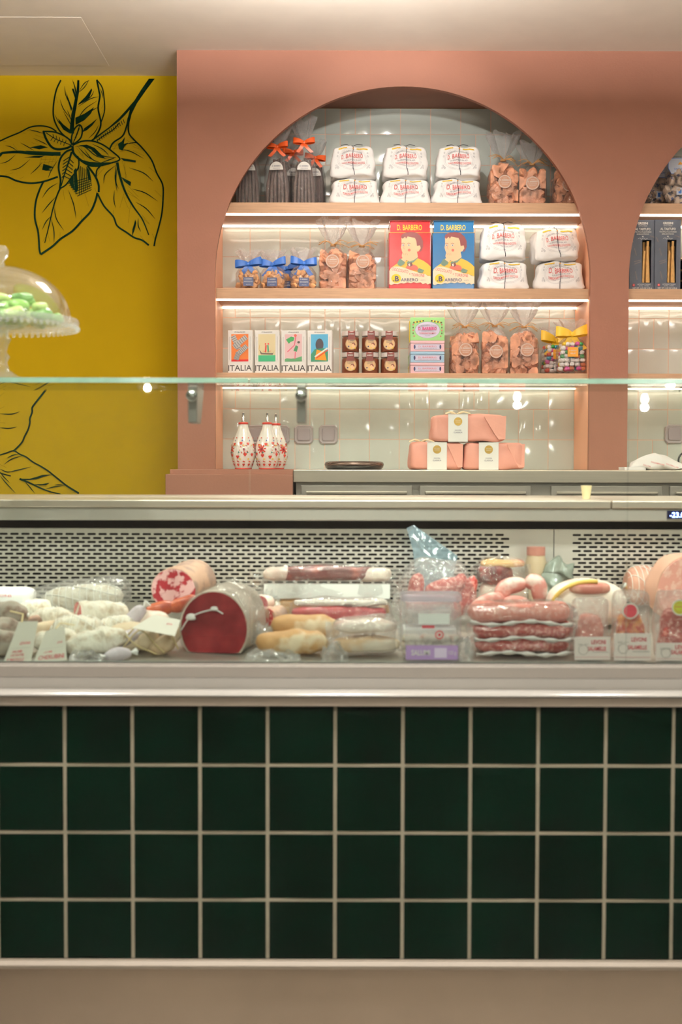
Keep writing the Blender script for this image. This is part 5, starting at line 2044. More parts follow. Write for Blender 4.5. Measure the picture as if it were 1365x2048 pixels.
def ell(mb, half, rad, n=22, seg=22, ns=0.0, nf=42, seed=0.0, blunt=2.4, ridge=0.0, mt=None, cut=None):
    """salami body along x, from -half to half"""
    rings = []
    for i in range(n + 1):
        u = -1 + 2 * i / n
        if cut is not None and u < cut:
            continue
        k = max(0.0, 1 - abs(u) ** blunt) ** (1 / blunt)
        k = max(k, .06)
        if ridge:
            k *= 1 + ridge * math.sin(i * 2.6)
        r = []
        for j in range(seg):
            t = 2 * PI * j / seg
            p = Vector((u * half, math.cos(t) * rad * k, math.sin(t) * rad * k))
            if ns:
                p += ns * noise.noise_vector(Vector((p.x * nf + seed, p.y * nf, p.z * nf)))
            r.append(tuple(p))
        rings.append(r)
    mb.loft(rings, mt)
    return mb


def netting(half, rad, m=7, seg=12, blunt=2.4, wd=.0009):
    mb = MB()
    k = lambda u: max(.06, max(0.0, 1 - abs(u) ** blunt) ** (1 / blunt))
    for i in range(m):
        u = -.85 + 1.7 * i / (m - 1)
        mb.tube([(u * half, math.cos(2 * PI * j / 20) * (rad * k(u) + .001), math.sin(2 * PI * j / 20) * (rad * k(u) + .001)) for j in range(21)], wd, seg=5, cap=False)
    for s in range(6):
        t = 2 * PI * s / 6
        mb.tube([(u * half, math.cos(t + u) * (rad * k(u) + .001), math.sin(t + u) * (rad * k(u) + .001)) for u in [(-.95 + 1.9 * i / 12) for i in range(13)]], wd, seg=5)
    return mb


def orient(t, c, yaw=0, tilt=0):
    t.location = c
    t.rotation_euler = (0, R(-tilt), R(yaw))
    return t


def salami(label, px, py, Y, hl, rp, yaw=0, tilt=0, mt=None, net=False, grp=None, seed=1.0, ns=.006, name='salami', cat='salami', cut=None, cutm=None, ridge=0.0, blunt=2.4, ties=True):
    k = Y / F
    t = thing(name, label, cat, group=grp)
    c = at(px, py, Y)
    r = rp * k
    zmin = deck(Y) + r * .98
    if c.z < zmin:
        c = Vector((c.x, c.y, zmin))
    orient(t, c, yaw, tilt)
    mb = ell(MB(), hl * k, r, ns=ns, seed=seed, ridge=ridge, blunt=blunt, cut=cut, n=40 if ridge else 22)
    mb.build('casing', mt or M_MOLD, t, smooth=True, auto=60)
    if net:
        netting(hl * k, r * 1.01, blunt=blunt).build('net', M_NET, t, smooth=True)
    if cut is not None:
        kk = max(0.0, 1 - abs(cut) ** blunt) ** (1 / blunt)
        m = MB()
        x = cut * hl * k + (0 if False else 0)
        # nearest ring at or after the cut
        nn = 40 if ridge else 22
        i0 = math.ceil((cut + 1) / 2 * nn - 1e-6)
        u0 = -1 + 2 * i0 / nn
        kk = max(0.0, 1 - abs(u0) ** blunt) ** (1 / blunt)
        m.loft([[(u0 * hl * k - o, math.cos(2 * PI * j / 28) * r * kk * q, math.sin(2 * PI * j / 28) * r * kk * q) for j in range(28)] for o, q in ((.0, .985), (.0012, .97))])
        m.build('cut_face', cutm or M_CUT, t)
    elif ties:
        for sg in (-1, 1):
            MB().tube([(sg * hl * k * .97, 0, 0), (sg * hl * k * 1.05, 0, r * .05)], [r * .16, r * .22], seg=8).build('tied_end', M_NET, t, smooth=True)
    return t


GS = 'white-bloomed salamis at the left of the case'
salami('white salami with bright red cut end facing the glass', 190, 1226, 2.80, 72, 25, yaw=30, tilt=-3, cut=-.52, mt=M_MOLD, seed=3, ridge=.012)
salami('short ridged white salami tucked left of the cut one', 105, 1240, 2.82, 48, 25, yaw=-6, tilt=0, grp=GS, seed=5, ridge=.04)
salami('netted white salami directly below the cut salami', 158, 1270, 2.72, 54, 31, yaw=4, tilt=-4, grp=GS, seed=8, net=True, ridge=.03)
salami('white salami lowest in the pile, beside the right-hand tag', 192, 1308, 2.64, 62, 28, yaw=10, tilt=12, grp=GS, seed=9, ridge=.02)
salami('grey-brown salami with a red spot at the far left of the pile', 16, 1226, 2.76, 42, 24, yaw=-8, tilt=-6, mt=M_MOLDG, grp='grey-brown salamis at the far left', seed=12)
salami('brown salami lying behind the two hanging tags', 62, 1243, 2.80, 36, 12, yaw=10, tilt=2, mt=M_RIND, grp='grey-brown salamis at the far left', seed=13)
salami('grey-brown salami at the left edge, middle of three', 2, 1264, 2.70, 46, 26, yaw=12, tilt=6, mt=M_MOLDG, grp='grey-brown salamis at the far left', seed=14)
salami('grey-brown salami at the left edge, bottom of three', 0, 1306, 2.64, 50, 26, yaw=-4, tilt=3, mt=M_MOLDG, grp='grey-brown salamis at the far left', seed=15)
salami('pale salami peeping between the two hanging tags', 92, 1272, 2.76, 44, 20, yaw=20, tilt=8, mt=M_CREAMS, seed=16)


def ribbed_lilac(label, px, py, Y, hl, rp, yaw, tilt, seed):
    t = salami(label, px, py, Y, hl, rp, yaw, tilt, M_LILAC, grp='small lilac-bloomed sausages in twisted paper', seed=seed, ns=.003, name='small_salami', ties=False)
    k = Y / F
    for sg in (-1, 1):
        m = MB()
        m.loft([[(sg * (hl * k * f), math.cos(2 * PI * j / 14) * rp * k * a * (1 + .25 * math.sin(5 * 2 * PI * j / 14)), math.sin(2 * PI * j / 14) * rp * k * a * .7) for j in range(14)]
                for f, a in ((.86, .45), (1.0, .28), (1.15, .6), (1.3, .85))], cap=False)
        m.build('paper_twist', M_WHITE, t, smooth=True)
    return t


ribbed_lilac('small lilac sausage leaning up beside the cut salami', 266, 1238, 2.78, 34, 15, 10, 48, 1)
ribbed_lilac('small lilac sausage lying left of the straw-tied bundle', 240, 1282, 2.66, 42, 17, 5, 22, 2)
ribbed_lilac('small lilac sausage under the white tag', 282, 1262, 2.74, 30, 14, -20, 30, 3)
ribbed_lilac('small lilac sausage at the front, next to the lowest white salami', 236, 1314, 2.605, 30, 13, 30, 4, 4)

GF = 'extra white salamis filling the left of the pile'
salami('white salami behind the two tags, resting against the grille side', 60, 1222, 2.90, 46, 24, yaw=6, tilt=4, seed=61, ridge=.03)
salami('white salami partly hidden behind the lilac sausages', 232, 1256, 2.76, 40, 24, yaw=-12, tilt=8, seed=62, net=True)
salami('cream salami lying under the lilac sausage by the straw bundle', 262, 1302, 2.70, 44, 26, yaw=8, tilt=-4, mt=M_CREAMS, seed=63)
salami('pinkish salami lying behind the straw-tied bundle', 300, 1252, 2.80, 44, 26, yaw=-6, tilt=0, mt=M_FAT, seed=64)
salami('cream salami squeezed between the right-hand tag and the netted one', 112, 1308, 2.66, 44, 24, yaw=4, tilt=4, mt=M_MOLD, seed=65, ridge=.03)


def scrap(label, px, py, Y, wpx, hpx, seed, milky=True):
    k = Y / F
    c = at(px, py, Y)
    c.z = max(c.z - hpx * k / 2, deck(Y) + .002)
    t = thing('film_scrap', label, 'plastic film', c)
    rnd = random.Random(seed)
    m = MB()
    N, M = 18, 12
    g = []
    for j in range(M + 1):
        for i in range(N + 1):
            u, v = i / N, j / M
            q = Vector((u * 5 + seed, v * 4, seed * .7))
            n3 = noise.noise_vector(q * 1.3) + noise.noise_vector(q * 3.1) * .5
            e = math.sin(PI * u) ** .4 * math.sin(PI * v) ** .3
            g.append(((u - .5) * wpx * k + n3.x * .010, -.02 + v * .05 + n3.y * .012, max(.0, (.25 + .75 * v) * e * hpx * k + n3.z * .016)))
    f = [(j * (N + 1) + i, j * (N + 1) + i + 1, (j + 1) * (N + 1) + i + 1, (j + 1) * (N + 1) + i) for j in range(M) for i in range(N)]
    m.add(g, f)
    o = m.build('crumpled_film', M_FILMW if milky else M_FILM, t, smooth=False)
    return t


scrap('crumpled clear film in front of the lowest white salami', 172, 1318, 2.585, 70, 26, 3)
scrap('crumpled clear film between the dark red block and the loaf-shaped meats', 520, 1262, 2.70, 60, 50, 5)
scrap('crumpled clear film at the foot of the loaf-shaped meats', 545, 1318, 2.60, 110, 22, 7)
scrap('crumpled clear film over the right end of the loaf-shaped meats', 668, 1300, 2.60, 50, 46, 9)
scrap('crumpled clear film gathered left of the long mottled pack', 536, 1190, 2.95, 50, 60, 11)
scrap('crumpled clear film between the tub and the sausage stack', 930, 1290, 2.60, 34, 60, 13)
scrap('crumpled clear film over the rind ham', 1120, 1215, 2.80, 80, 50, 15)

# clear bag with netted ham at the back left
x, z0, w_, h_ = px2(40, 262, 1148, 1215, 2.99, True)
t = thing('bagged_ham', 'big clear bag holding a white netted ham, back left', 'ham', (x, 2.99, z0))
m = MB()
m.superbox(w_, .13, h_, n=3, seg=16, ns=.012, nf=12, seed=3, fn=lambda p: Vector((p.x, p.y, p.z * (.62 + .38 * max(0, min(1, (p.x / w_ + .5) * 1.3))))))
m.build('clear_bag', M_FILMW, t, smooth=True)
hm = ell(MB(), w_ * .37, h_ * .33, ns=.004, blunt=2.6)
hm.rotate(Matrix.Translation((.018, -.005, h_ * .40)) @ Matrix.Rotation(R(-5), 4, 'Y'))
hm.build('ham', M_MOLD, t, smooth=True)
nt_ = netting(w_ * .37, h_ * .335, m=11, wd=.0014, blunt=2.6)
nt_.rotate(Matrix.Translation((.018, -.005, h_ * .40)) @ Matrix.Rotation(R(-5), 4, 'Y'))
nt_.build('net', M_NET, t, smooth=True)

# white paper pack at the far left back
x, z0, w_, h_ = px2(-40, 66, 1176, 1216, 2.93, True)
t = thing('paper_pack', 'white paper pack with faint red print at the far left back', 'pack', (x, 2.93, z0))
m = MB()
f = m.superbox(w_, .1, h_, n=6, seg=10, ns=.006, nf=18, seed=7)
m.build('wrapper', M_WHITE, t, smooth=True)
q = Decal()
q.text('LEVONI', 0.0, h_ * .86, .007, M_TAGR, width=.05)
q.build('print', t, lambda a, b, o: f.front(a, b, o + .001))


def tag_card(label, corners, Y, lines, strap=None, yback=0.0, name='hang_tag'):
    """flat card from four photo corners (tl, tr, br, bl)"""
    P4 = [at(px_, py_, Y + (yback if i < 2 else 0)) for i, (px_, py_) in enumerate(corners)]
    c = (P4[2] + P4[3]) / 2
    t = thing(name, label, 'tag', c)
    P4 = [p - c for p in P4]
    n = (P4[1] - P4[0]).cross(P4[3] - P4[0]).normalized()
    if n.y > 0:
        n = -n
    m = MB()
    m.add([p for p in P4] + [p - n * .0006 for p in P4], [(3, 2, 1, 0), (4, 5, 6, 7), (0, 1, 5, 4), (1, 2, 6, 5), (2, 3, 7, 6), (3, 0, 4, 7)])
    co = m.build('card', M_TAGP, t)
    q = Decal()
    W = (P4[2] - P4[3]).length
    H = (P4[0] - P4[3]).length
    for (s, u, v, hh, ww, mt_) in lines:
        if s:
            q.text(s, u * W, v * H, hh * H, mt_, width=ww * W, bold=.01)
        else:
            q.rect((u - ww / 2) * W, (u + ww / 2) * W, (v - hh / 2) * H, (v + hh / 2) * H, mt_)

    def mp(a, b, o):
        u, v = a / W, b / H
        p = P4[3] * (1 - u) * (1 - v) + P4[2] * u * (1 - v) + P4[0] * (1 - u) * v + P4[1] * u * v
        return p + n * (o)
    if lines:
        q.build('print', co, mp)
    if strap:
        pts = [at(a, b, Y + (yback if i == 0 else yback + .02)) - c for i, (a, b) in enumerate(strap)]
        MB().tube([pts[0] + n * .001] + pts[1:], .0022, seg=6, flat=.4).build('strap', M_STRAW, t)
    return t


tag_card('white tag printed in red, leftmost of the two hanging tags', [(38, 1243), (76, 1242), (62, 1322), (6, 1326)], 2.585,
         [('LEVONI', .62, .46, .07, .42, M_TAGR), ('SALAME', .40, .26, .06, .38, M_TAGR), ('CACCIATORE', .44, .17, .06, .5, M_TAGR), ('ROMAGNOLO', .42, .06, .08, .62, M_TAGR), (None, .5, .34, .004, .8, M_TAGG)],
         strap=[(44, 1244), (46, 1228), (20, 1222)], yback=.03)
tag_card('white tag printed in red, right-hand one of the two hanging tags', [(92, 1262), (129, 1252), (134, 1320), (66, 1326)], 2.58,
         [('LEVONI', .62, .55, .07, .5, M_TAGR), ('SALAME', .38, .30, .06, .3, M_TAGR), ('CHERUBINI', .52, .14, .13, .8, M_TAGR), (None, .5, .40, .004, .8, M_TAGG)],
         strap=[(112, 1258), (120, 1246), (150, 1250)], yback=.03)
tag_card('blank-backed white tag lying on the straw-tied bundle', [(308, 1229), (362, 1240), (350, 1272), (264, 1256)], 2.60,
         [('LEVONI', .72, .62, .10, .16, M_TAGR)], yback=.06)
tag_card('upright white tag behind the dark red cut meat', [(478, 1214), (508, 1218), (514, 1276), (494, 1280)], 2.72,
         [(None, .5, .7, .03, .6, M_TAGR), (None, .5, .55, .015, .6, M_TAGG)], yback=.03)

# straw-tied bundle of little salamis
c = at(300, 1300, 2.635)
t = thing('salami_bundle', 'bundle of small cream salamis tied with straw twine', 'salami bundle', (c.x, 2.66, deck(2.66)))
kk = 2.66 / F
for i, (dx_, dz_, hl, rp, tl, yo) in enumerate(((-8, 22, 26, 17, 40, 0), (24, 12, 30, 18, 30, -6), (44, 30, 20, 14, 60, 20), (-38, 12, 26, 15, 15, 5), (8, 44, 24, 13, 5, 28))):
    m = ell(MB(), hl * kk, rp * kk, ns=.003, seed=i)
    m.rotate(Matrix.Translation((dx_ * kk, yo * kk, dz_ * kk + .006)) @ Matrix.Rotation(R(-tl), 4, 'Y'))
    m.build('small_salami', M_CREAMS, t, smooth=True)
m = MB()
for a in ([(-56, 8, -22), (-20, 46, -24), (10, 20, -26), (30, 0, -24)], [(-50, 36, -18), (-25, 16, -26), (14, -2, -24)], [(10, 60, -10), (40, 40, -24), (56, 8, -18)], [(-60, 20, -12), (-20, 58, -8), (30, 62, -4)]):
    m.tube(smooth_pts([(p[0] * kk, p[2] * kk, p[1] * kk + .004) for p in a], 5), .0018, seg=5)
m.build('straw_twine', M_STRAW, t, smooth=True)


# ---- coppa and bresaola: thick cut pieces
def cut_block(name, label, cat, c, rx, rz_, L, yaw, tilt, rind, face, back=1.0, flatb=0.0, seedv=1.0, film=False):
    """cylinder lying along +y, cut face towards -y"""
    t = thing(name, label, cat, c, rot=(R(tilt), 0, R(yaw)))
    rings = []
    N = 36

    def sec(k, y, amp=.0):
        r = []
        for j in range(N):
            a = 2 * PI * j / N
            p = Vector((math.cos(a) * rx * k, y, math.sin(a) * rz_ * k))
            if flatb and p.z < -rz_ * flatb:
                p.z = -rz_ * flatb
            p += noise.noise_vector(Vector((p.x * 18 + seedv, y * 14, p.z * 18))) * amp
            r.append(tuple(p))
        return r
    rings = [sec(.985, 0, .002), sec(1.0, .004, .003)] + [sec(1.0 * (1 + (back - 1) * f), L * f, .004) for f in (.15, .3, .45, .6, .75, .9)] + [sec(back * .93, L * .97, .004), sec(back * .6, L, .003)]
    MB().loft(rings).build('rind', rind, t, smooth=True, auto=60)
    m = MB().loft([sec(.955, -.0002), sec(.94, -.0016)])
    m.build('cut_face', face, t)
    if film:
        m = MB().loft([sec(1.04, -.004, .003), sec(1.06, .01, .003), sec(1.09, L * .5, .004), sec(back * 1.07, L * .99, .004)], cap=False)
        m.build('film', M_FILM, t, smooth=True)
        k = MB()
        for a, b in (((-rx * .62, -.010, rz_ * .22), .010), ((rx * .05, -.010, rz_ * .48), .007)):
            k.superbox(b * 2, b, b * 1.4, n=2.5, seg=5, ns=.004, nf=60, c=a)
        k.tube(smooth_pts([(-rx * .95, -.007, -rz_ * .1), (-rx * .62, -.011, rz_ * .3), (0, -.010, rz_ * .5), (rx * .3, -.009, rz_ * .4)], 5), .0016, seg=5)
        k.build('film_knot', mat('gathered film', (226, 222, 220), .3, vary=.05), t, smooth=True)
    return t


c = at(347, 1180, 2.90)
cut_block('coppa', 'thick piece of cured pork neck with marbled pink cut face', 'cured meat', c, .057, .051, .15, -14, 3, M_RIND, M_COPPA, 1.06, seedv=4)
c = at(428, 1276, 2.66)
cut_block('bresaola', 'large block of dark red cured beef under an ivory casing', 'cured meat', (c.x, 2.66, deck(2.66) + .054), .0765, .082, .17, -10, 0, M_CLOTH, M_BRES, 1.06, flatb=.64, seedv=9, film=True)

for i, (px_, py_, hl, yaw, tilt, lb) in enumerate(((322, 1217, 30, 10, 10, 'orange sausage under the marbled cut meat, front one'), (368, 1208, 34, -15, 18, 'orange sausage between the marbled meat and the dark red block'))):
    salami(lb, px_, py_, 2.84, hl, 15, yaw, tilt, M_ORSAUS, name='orange_sausage', cat='sausage', grp='orange sausages under the cut meat', seed=i + 20, ns=.002)

salami('small round golden-topped meat behind the dark red block', 470, 1200, 2.95, 34, 25, 0, 0, mat('golden fat', (222, 176, 110), .6, rgb2=(226, 150, 130), thresh=(.5, .7), vscale=20), name='small_ham', cat='ham', seed=31, ties=False, blunt=2.1)
salami('little salami with mottled pink end facing the glass', 528, 1206, 2.88, 30, 18, 70, 0, M_FAT, cut=-.55, cutm=M_COPPA, name='small_salami', seed=33)
salami('little pink sausage lying over the golden-topped meat', 497, 1205, 2.90, 28, 12, 10, -12, M_SAUS, name='small_sausage', cat='sausage', seed=34)
salami('speckled salami with cut end beside the long vacuum packs', 548, 1232, 2.84, 40, 20, 60, 0, M_RIND, cut=-.6, cutm=M_CUT, name='small_salami', seed=35)


# ---- vacuum packs
def vac(name, label, x0, x1, y0, y1, Y, dep, meats, film=None, ground=False, n=5.0, board=None, seedv=1.0, taper=.1, ns=.008, cat='vacuum pack', grp=None, rz=0):
    x, z0, w_, h_ = px2(x0, x1, y0, y1, Y, ground)
    z0 = max(z0, deck(Y) + .001)
    t = thing(name, label, cat, (x, Y, z0), group=grp, rz=R(rz))
    m = MB()
    m.superbox(w_, dep, h_, n=n, seg=14, taper=taper, tapery=taper, ns=ns, nf=15, seed=seedv)
    # sealed fin at both ends
    for sg in (-1, 1):
        m.superbox(w_ * .10, .004, h_ * .75, n=8, seg=6, ns=.006, nf=22, seed=seedv + 5, c=(sg * w_ * .49, -dep * .1, h_ * .12))
    m.build('film', film or M_FILM, t, smooth=True)
    for (nm, fx, fz, fw, fh, mt_, fy) in meats:
        b = MB()
        b.superbox(w_ * fw, dep * fy, h_ * fh, n=3.2, seg=12, ns=.006, nf=24, seed=seedv + fx * 9, c=(w_ * fx, 0, h_ * fz))
        b.build(nm, mt_, t, smooth=True)
    if board:
        fz0, fz1 = board
        b = MB().box(-w_ * .46, w_ * .46, -dep * .46, -dep * .44, h_ * fz0, h_ * fz1)
        b.build('backing_board', M_BOARD, t)
    return t, w_, h_


vac('cured_meat_pack', 'long clear pack of dark mottled meat on a white board, uppermost at the back', 520, 790, 1128, 1196, 3.0, .10,
    [('meat', -.02, .52, .80, .42, M_DARKMEAT, .62), ('fat', -.36, .50, .22, .42, M_FAT, .6), ('fat', .36, .48, .24, .42, M_FAT, .6)], board=(.04, .46), ground=False, seedv=2, n=7)
vac('board', 'golden board under the uppermost long clear pack', 545, 770, 1197, 1206, 3.0, .09, [], film=M_LOAF, seedv=3, ns=.001, cat='board', taper=0, n=9, ground=True)
vac('red_meat_pack', 'clear vacuum pack of a long red fillet below the mottled one', 573, 792, 1196, 1256, 2.88, .09,
    [('meat', -.02, .12, .88, .60, M_LEAN, .7), ('fat', 0, .70, .86, .22, mat('silver skin', (206, 196, 186), .4), .5)], seedv=5, n=6)
salami('golden loaf-shaped cured cheek, upper of the two', 612, 1254, 2.73, 72, 25, 4, -3, M_LOAF, name='cured_cheek', cat='cured meat', grp='golden loaf-shaped cured cheeks', seed=41, ns=.006, blunt=2.7, ties=False)
salami('golden loaf-shaped cured cheek, lower one at the sill', 584, 1302, 2.65, 74, 25, -3, 2, M_LOAF, name='cured_cheek', cat='cured meat', grp='golden loaf-shaped cured cheeks', seed=42, ns=.006, blunt=2.7, ties=False)
vac('folded_meat_pack', 'white and orange vacuum pack between the loaf-shaped meats and the tub', 656, 802, 1254, 1330, 2.65, .09,
    [('meat', 0, .58, .86, .34, M_FAT, .7), ('meat', .02, .08, .90, .40, mat('orange fat', (236, 196, 150), .5, rgb2=(246, 230, 210), thresh=(.45, .6), vscale=16), .7)], film=M_FILMW, seedv=7, ns=.012, n=4)


# ---- plastic tubs
def tub(label, x0, x1, y0, y1, Y, dep, fill, full, front):
    x, z0, w_, h_ = px2(x0, x1, y0, y1, Y)
    z0 = max(z0, deck(Y) + .001) if front else z0
    t = thing('plastic_tub', label, 'tub', (x, Y, z0), group='clear plastic tubs')
    m = MB()
    m.superbox(w_ * .96, dep, h_ * .90, n=9, seg=10, taper=-.04)
    m.superbox(w_ * .86, .006, h_ * .76, n=8, seg=8, c=(0, -dep / 2 - .001, h_ * .05))
    m.build('tub_wall', glassy('clear plastic', (252, 252, 253), .12, .12, bump=.3, bscale=20, gloss=1.0), t, smooth=True)
    m = MB()
    m.superbox(w_, dep * 1.04, h_ * .12, n=9, seg=8, c=(0, 0, h_ * .88))
    m.build('lid', glassy('lid plastic', (250, 248, 252), .34, .15, gloss=1.0, haze_rgb=(236, 228, 240)), t, smooth=True)
    m = MB()
    rnd = random.Random(int(x0))
    for i in range(9):
        for j in range(int(full * 5)):
            m.superbox(.018, dep * .5, .015, n=3, seg=3, ns=.004, nf=60, seed=i * 3 + j, c=((i - 4) * w_ * .095 + rnd.uniform(-.003, .003), 0, .004 + j * .014 + rnd.uniform(0, .003)))
    m.build('contents', fill, t, smooth=True)
    if front:
        q = Decal()
        PU, PU2 = mat('lilac band', (186, 150, 206), .4), mat('lilac print', (226, 206, 236), .4)
        y = -dep / 2 - .0078
        q.rect(-w_ * .42, w_ * .42, h_ * .02, h_ * .24, PU)
        q.text('SALUMI', -w_ * .18, h_ * .13, .011, M_LABW, width=w_ * .30, bold=.02)
        q.rect(w_ * .04, w_ * .24, h_ * .05, h_ * .20, PU2)
        q.text('125 g', w_ * .33, h_ * .13, .007, M_LABW, width=w_ * .12)
        q.rect(-w_ * .22, w_ * .28, h_ * .56, h_ * .72, mat('white sticker', (236, 236, 234), .5))
        q.rect(-w_ * .16, w_ * .04, h_ * .50, h_ * .54, M_TAGR)
        q.disc(w_ * .12, h_ * .40, .009, .009, M_TAGR, 18, 1)
        q.disc(w_ * .12, h_ * .40, .0062, .0062, M_LABW, 18, 1)
        q.disc(w_ * .12, h_ * .40, .0035, .0035, M_TAGR, 14, 1)
        q.build('label', t, flat(y))
    return t


M_CUBE = mat('pale cubes', (236, 226, 206), .5, rgb2=(226, 170, 150), thresh=(.54, .66), vscale=40)
tub('clear tub of pale cubes with a lilac label, close to the glass', 800, 922, 1198, 1328, 2.63, .085, M_CUBE, .62, True)
tub('smaller clear tub of pale cubes standing behind the lilac-labelled one', 808, 908, 1150, 1208, 2.80, .08, M_CUBE, .55, False).location.z = deck(2.80) + .026
t = thing('meat_tray', 'white tray under the rear clear tub', 'tray', (at(858, 1208, 2.80).x, 2.80, deck(2.80) + .001))
MB().superbox(.12, .08, .024, n=10, seg=6, mt=M_BOARD) 
m = MB()
m.superbox(.12, .085, .0242, n=10, seg=8)
m.build('tray', M_BOARD, t, smooth=True)


def link(mb, pts, rad):
    """tapered sausage along pts"""
    p = smooth_pts(pts, 6)
    n = len(p)
    r = [rad * max(.25, (1 - abs(2 * i / (n - 1) - 1) ** 4) ** .5) for i in range(n)]
    mb.tube(p, r, seg=14)


def sausage_chain(label, links, Y, rp, mt_, grp=None, film=None):
    k = Y / F
    P = [[at(a, b, Y + dy) for a, b, dy in l] for l in links]
    c = P[0][0].copy()
    c.z = min(p.z for l in P for p in l) - rp * k
    t = thing('sausage_links', label, 'sausages', c, group=grp)
    for l in P:
        m = MB()
        link(m, [p - c for p in l], rp * k)
        m.build('sausage', mt_, t, smooth=True)
    return t


sausage_chain('pale pink sausage links lying over the packs right of the tubs', [[(1000, 1205, 0), (1012, 1176, .01), (1055, 1166, .02)], [(1050, 1164, .02), (1076, 1168, .01), (1080, 1205, 0)],
              [(945, 1222, -.04), (975, 1205, -.03), (1008, 1196, -.01)], [(1000, 1215, -.02), (1030, 1208, -.02), (1060, 1214, -.01)]], 2.84, 17, mat('pale sausage', (214, 140, 130), .45, rgb2=(236, 206, 196), thresh=(.48, .64), vscale=30, bump=.3))

# bag of coarse sausages behind the tubs
x, z0, w_, h_ = px2(784, 962, 1118, 1212, 2.93, True)
t = thing('sausage_bag', 'cloudy clear bag of raw pink sausages behind the tubs', 'bag of sausages', (x, 2.93, z0))
m = MB()
for i, (a, b, l, tl) in enumerate(((.045, .50, .045, 60), (.070, .42, .05, 70), (.02, .58, .05, 15), (-.05, .46, .05, 80), (.055, .26, .05, 40), (-.02, .30, .05, 20))):
    e = ell(MB(), l, .019, n=14, seg=14, ns=.003, seed=i)
    e.rotate(Matrix.Translation((a, -.01 * (i % 3), h_ * b)) @ Matrix.Rotation(R(-tl), 4, 'Y'))
    e.build('sausage', M_MINCE, t, smooth=True)
m = MB()
m.superbox(w_, .12, h_, n=3.6, seg=16, taper=.25, ns=.012, nf=14, seed=8)
m.build('film', M_FILMW, t, smooth=True)
# bluish empty film corner standing up behind
P4 = [at(814, 1056, 3.08), at(828, 1050, 3.08), at(916, 1112, 3.04), at(840, 1140, 3.0), at(826, 1100, 3.04)]
c = at(860, 1140, 3.0)
t = thing('plastic_film', 'bluish translucent plastic sheet standing up before the grille', 'plastic sheet', c)
m = MB()
ft_ = [p - c for p in P4]
bot = [Vector((.05, .0, -.05)), Vector((-.03, 0, -.05))]
pts = [ft_[0], ft_[1], ft_[2], bot[0], bot[1], ft_[4]]
m.add([tuple(p) for p in pts] + [(p.x, p.y + .0008, p.z) for p in pts], [tuple(range(6)), tuple(range(11, 5, -1))] + [(i, (i + 1) % 6, (i + 1) % 6 + 6, i + 6) for i in range(6)])
m.build('sheet', glassy('blue film', (214, 230, 240), .38, .15, bump=.3, gloss=1.3, haze_rgb=(190, 210, 220)), t)

vac('pancetta_pack', 'clear pack of white-rimmed dark pancetta behind the sausage links', 945, 1058, 1112, 1196, 3.0, .09,
    [('meat', -.10, .52, .62, .36, M_DARKMEAT, .8), ('fat', .05, .02, .86, .60, M_FAT, .7), ('rind', .04, .82, .80, .12, mat('golden fat', (222, 176, 110), .6), .7)], ground=True, seedv=12, n=4.5)


# stack of three flat packs of coiled sausage
def coil_pack(label, x0, x1, y0, y1, Y, mt_, seedv, rp):
    x, z0, w_, h_ = px2(x0, x1, 1200, 1300, Y)
    z0, h_ = y0, y1
    t = thing('sausage_pack', label, 'sausage pack', (x, Y, z0), group='flat packs of coiled sausage')
    m = MB()
    n = 40
    pts = [(w_ * .39 * math.cos(2 * PI * i / n), .045 * math.sin(2 * PI * i / n), h_ * .5 + .003 * math.sin(6 * PI * i / n)) for i in range(n + 1)]
    m.tube(pts, [rp * h_ * (1 + .06 * math.sin(i * .9)) for i in range(n + 1)], seg=16)
    m.superbox(w_ * .6, .05, h_ * .7, n=3, seg=8, ns=.004, c=(0, 0, h_ * .14))
    m.build('sausage_coil', mt_, t, smooth=True)
    s = MB()
    s.superbox(w_, .15, h_, n=3.4, seg=18, ns=.006, nf=18, seed=seedv)
    s.build('film', M_FILM, t, smooth=True)
    b = MB()
    pts = [(x_, -.060 - .012 * math.cos(x_ / w_ * 3), h_ * (.08 + .10 * math.sin(x_ * 40 + seedv))) for x_ in [(-.46 + .92 * i / 20) * w_ for i in range(21)]]
    b.ribbon(pts, (0, -.5, .9), [.008 + .005 * math.sin(i * 1.7 + seedv) for i in range(21)], th=.0005)
    b.build('film_seam', mat('white film seam', (248, 240, 238), .4, vary=.04), t, smooth=True)
    return t


zq = deck(2.70) + .001
for lb, x0_, x1_, hh_, mt_, sd in (('flat pack of red coiled sausage at the bottom of the stack of three', 938, 1150, .030, M_MINCE, 3), ('flat pack of red coiled sausage in the middle of the stack', 934, 1158, .032, M_MINCE, 2),
                             ('flat pack of pale pink coiled sausage on top of the stack', 926, 1150, .040, M_SAUS, 1)):
    coil_pack(lb, x0_, x1_, zq, hh_, 2.68, mt_, sd, .45)
    zq += hh_ + .0008

# ham with yellow rind behind the window packs
x, z0, w_, h_ = px2(1084, 1262, 1156, 1262, 2.90, True)
t = thing('rind_ham', 'pale ham with a yellow rind arching behind the window packs', 'ham', (x, 2.90, z0))
m = MB()
m.superbox(w_, .13, h_, n=2.6, seg=16, taper=.20, ns=.006, nf=12, seed=6)
m.build('fat_side', M_FAT, t, smooth=True)
r_ = MB()
r_.tube([(w_ * .47 * -math.cos(PI * i / 20), -.052, h_ * .97 * math.sin(PI * i / 20) ** .7) for i in range(1, 12)], .005, seg=8)
r_.build('yellow_rind', mat('yellow rind', (230, 186, 90), .5, vary=.08), t, smooth=True)
b = MB()
b.superbox(w_ * .45, .06, h_ * .26, n=3, seg=8, ns=.004, c=(.0, -.030, h_ * .70))
b.build('lean', mat('pale lean meat', (196, 122, 110), .4, rgb2=(220, 170, 150), thresh=(.45, .65), vscale=30), t, smooth=True)
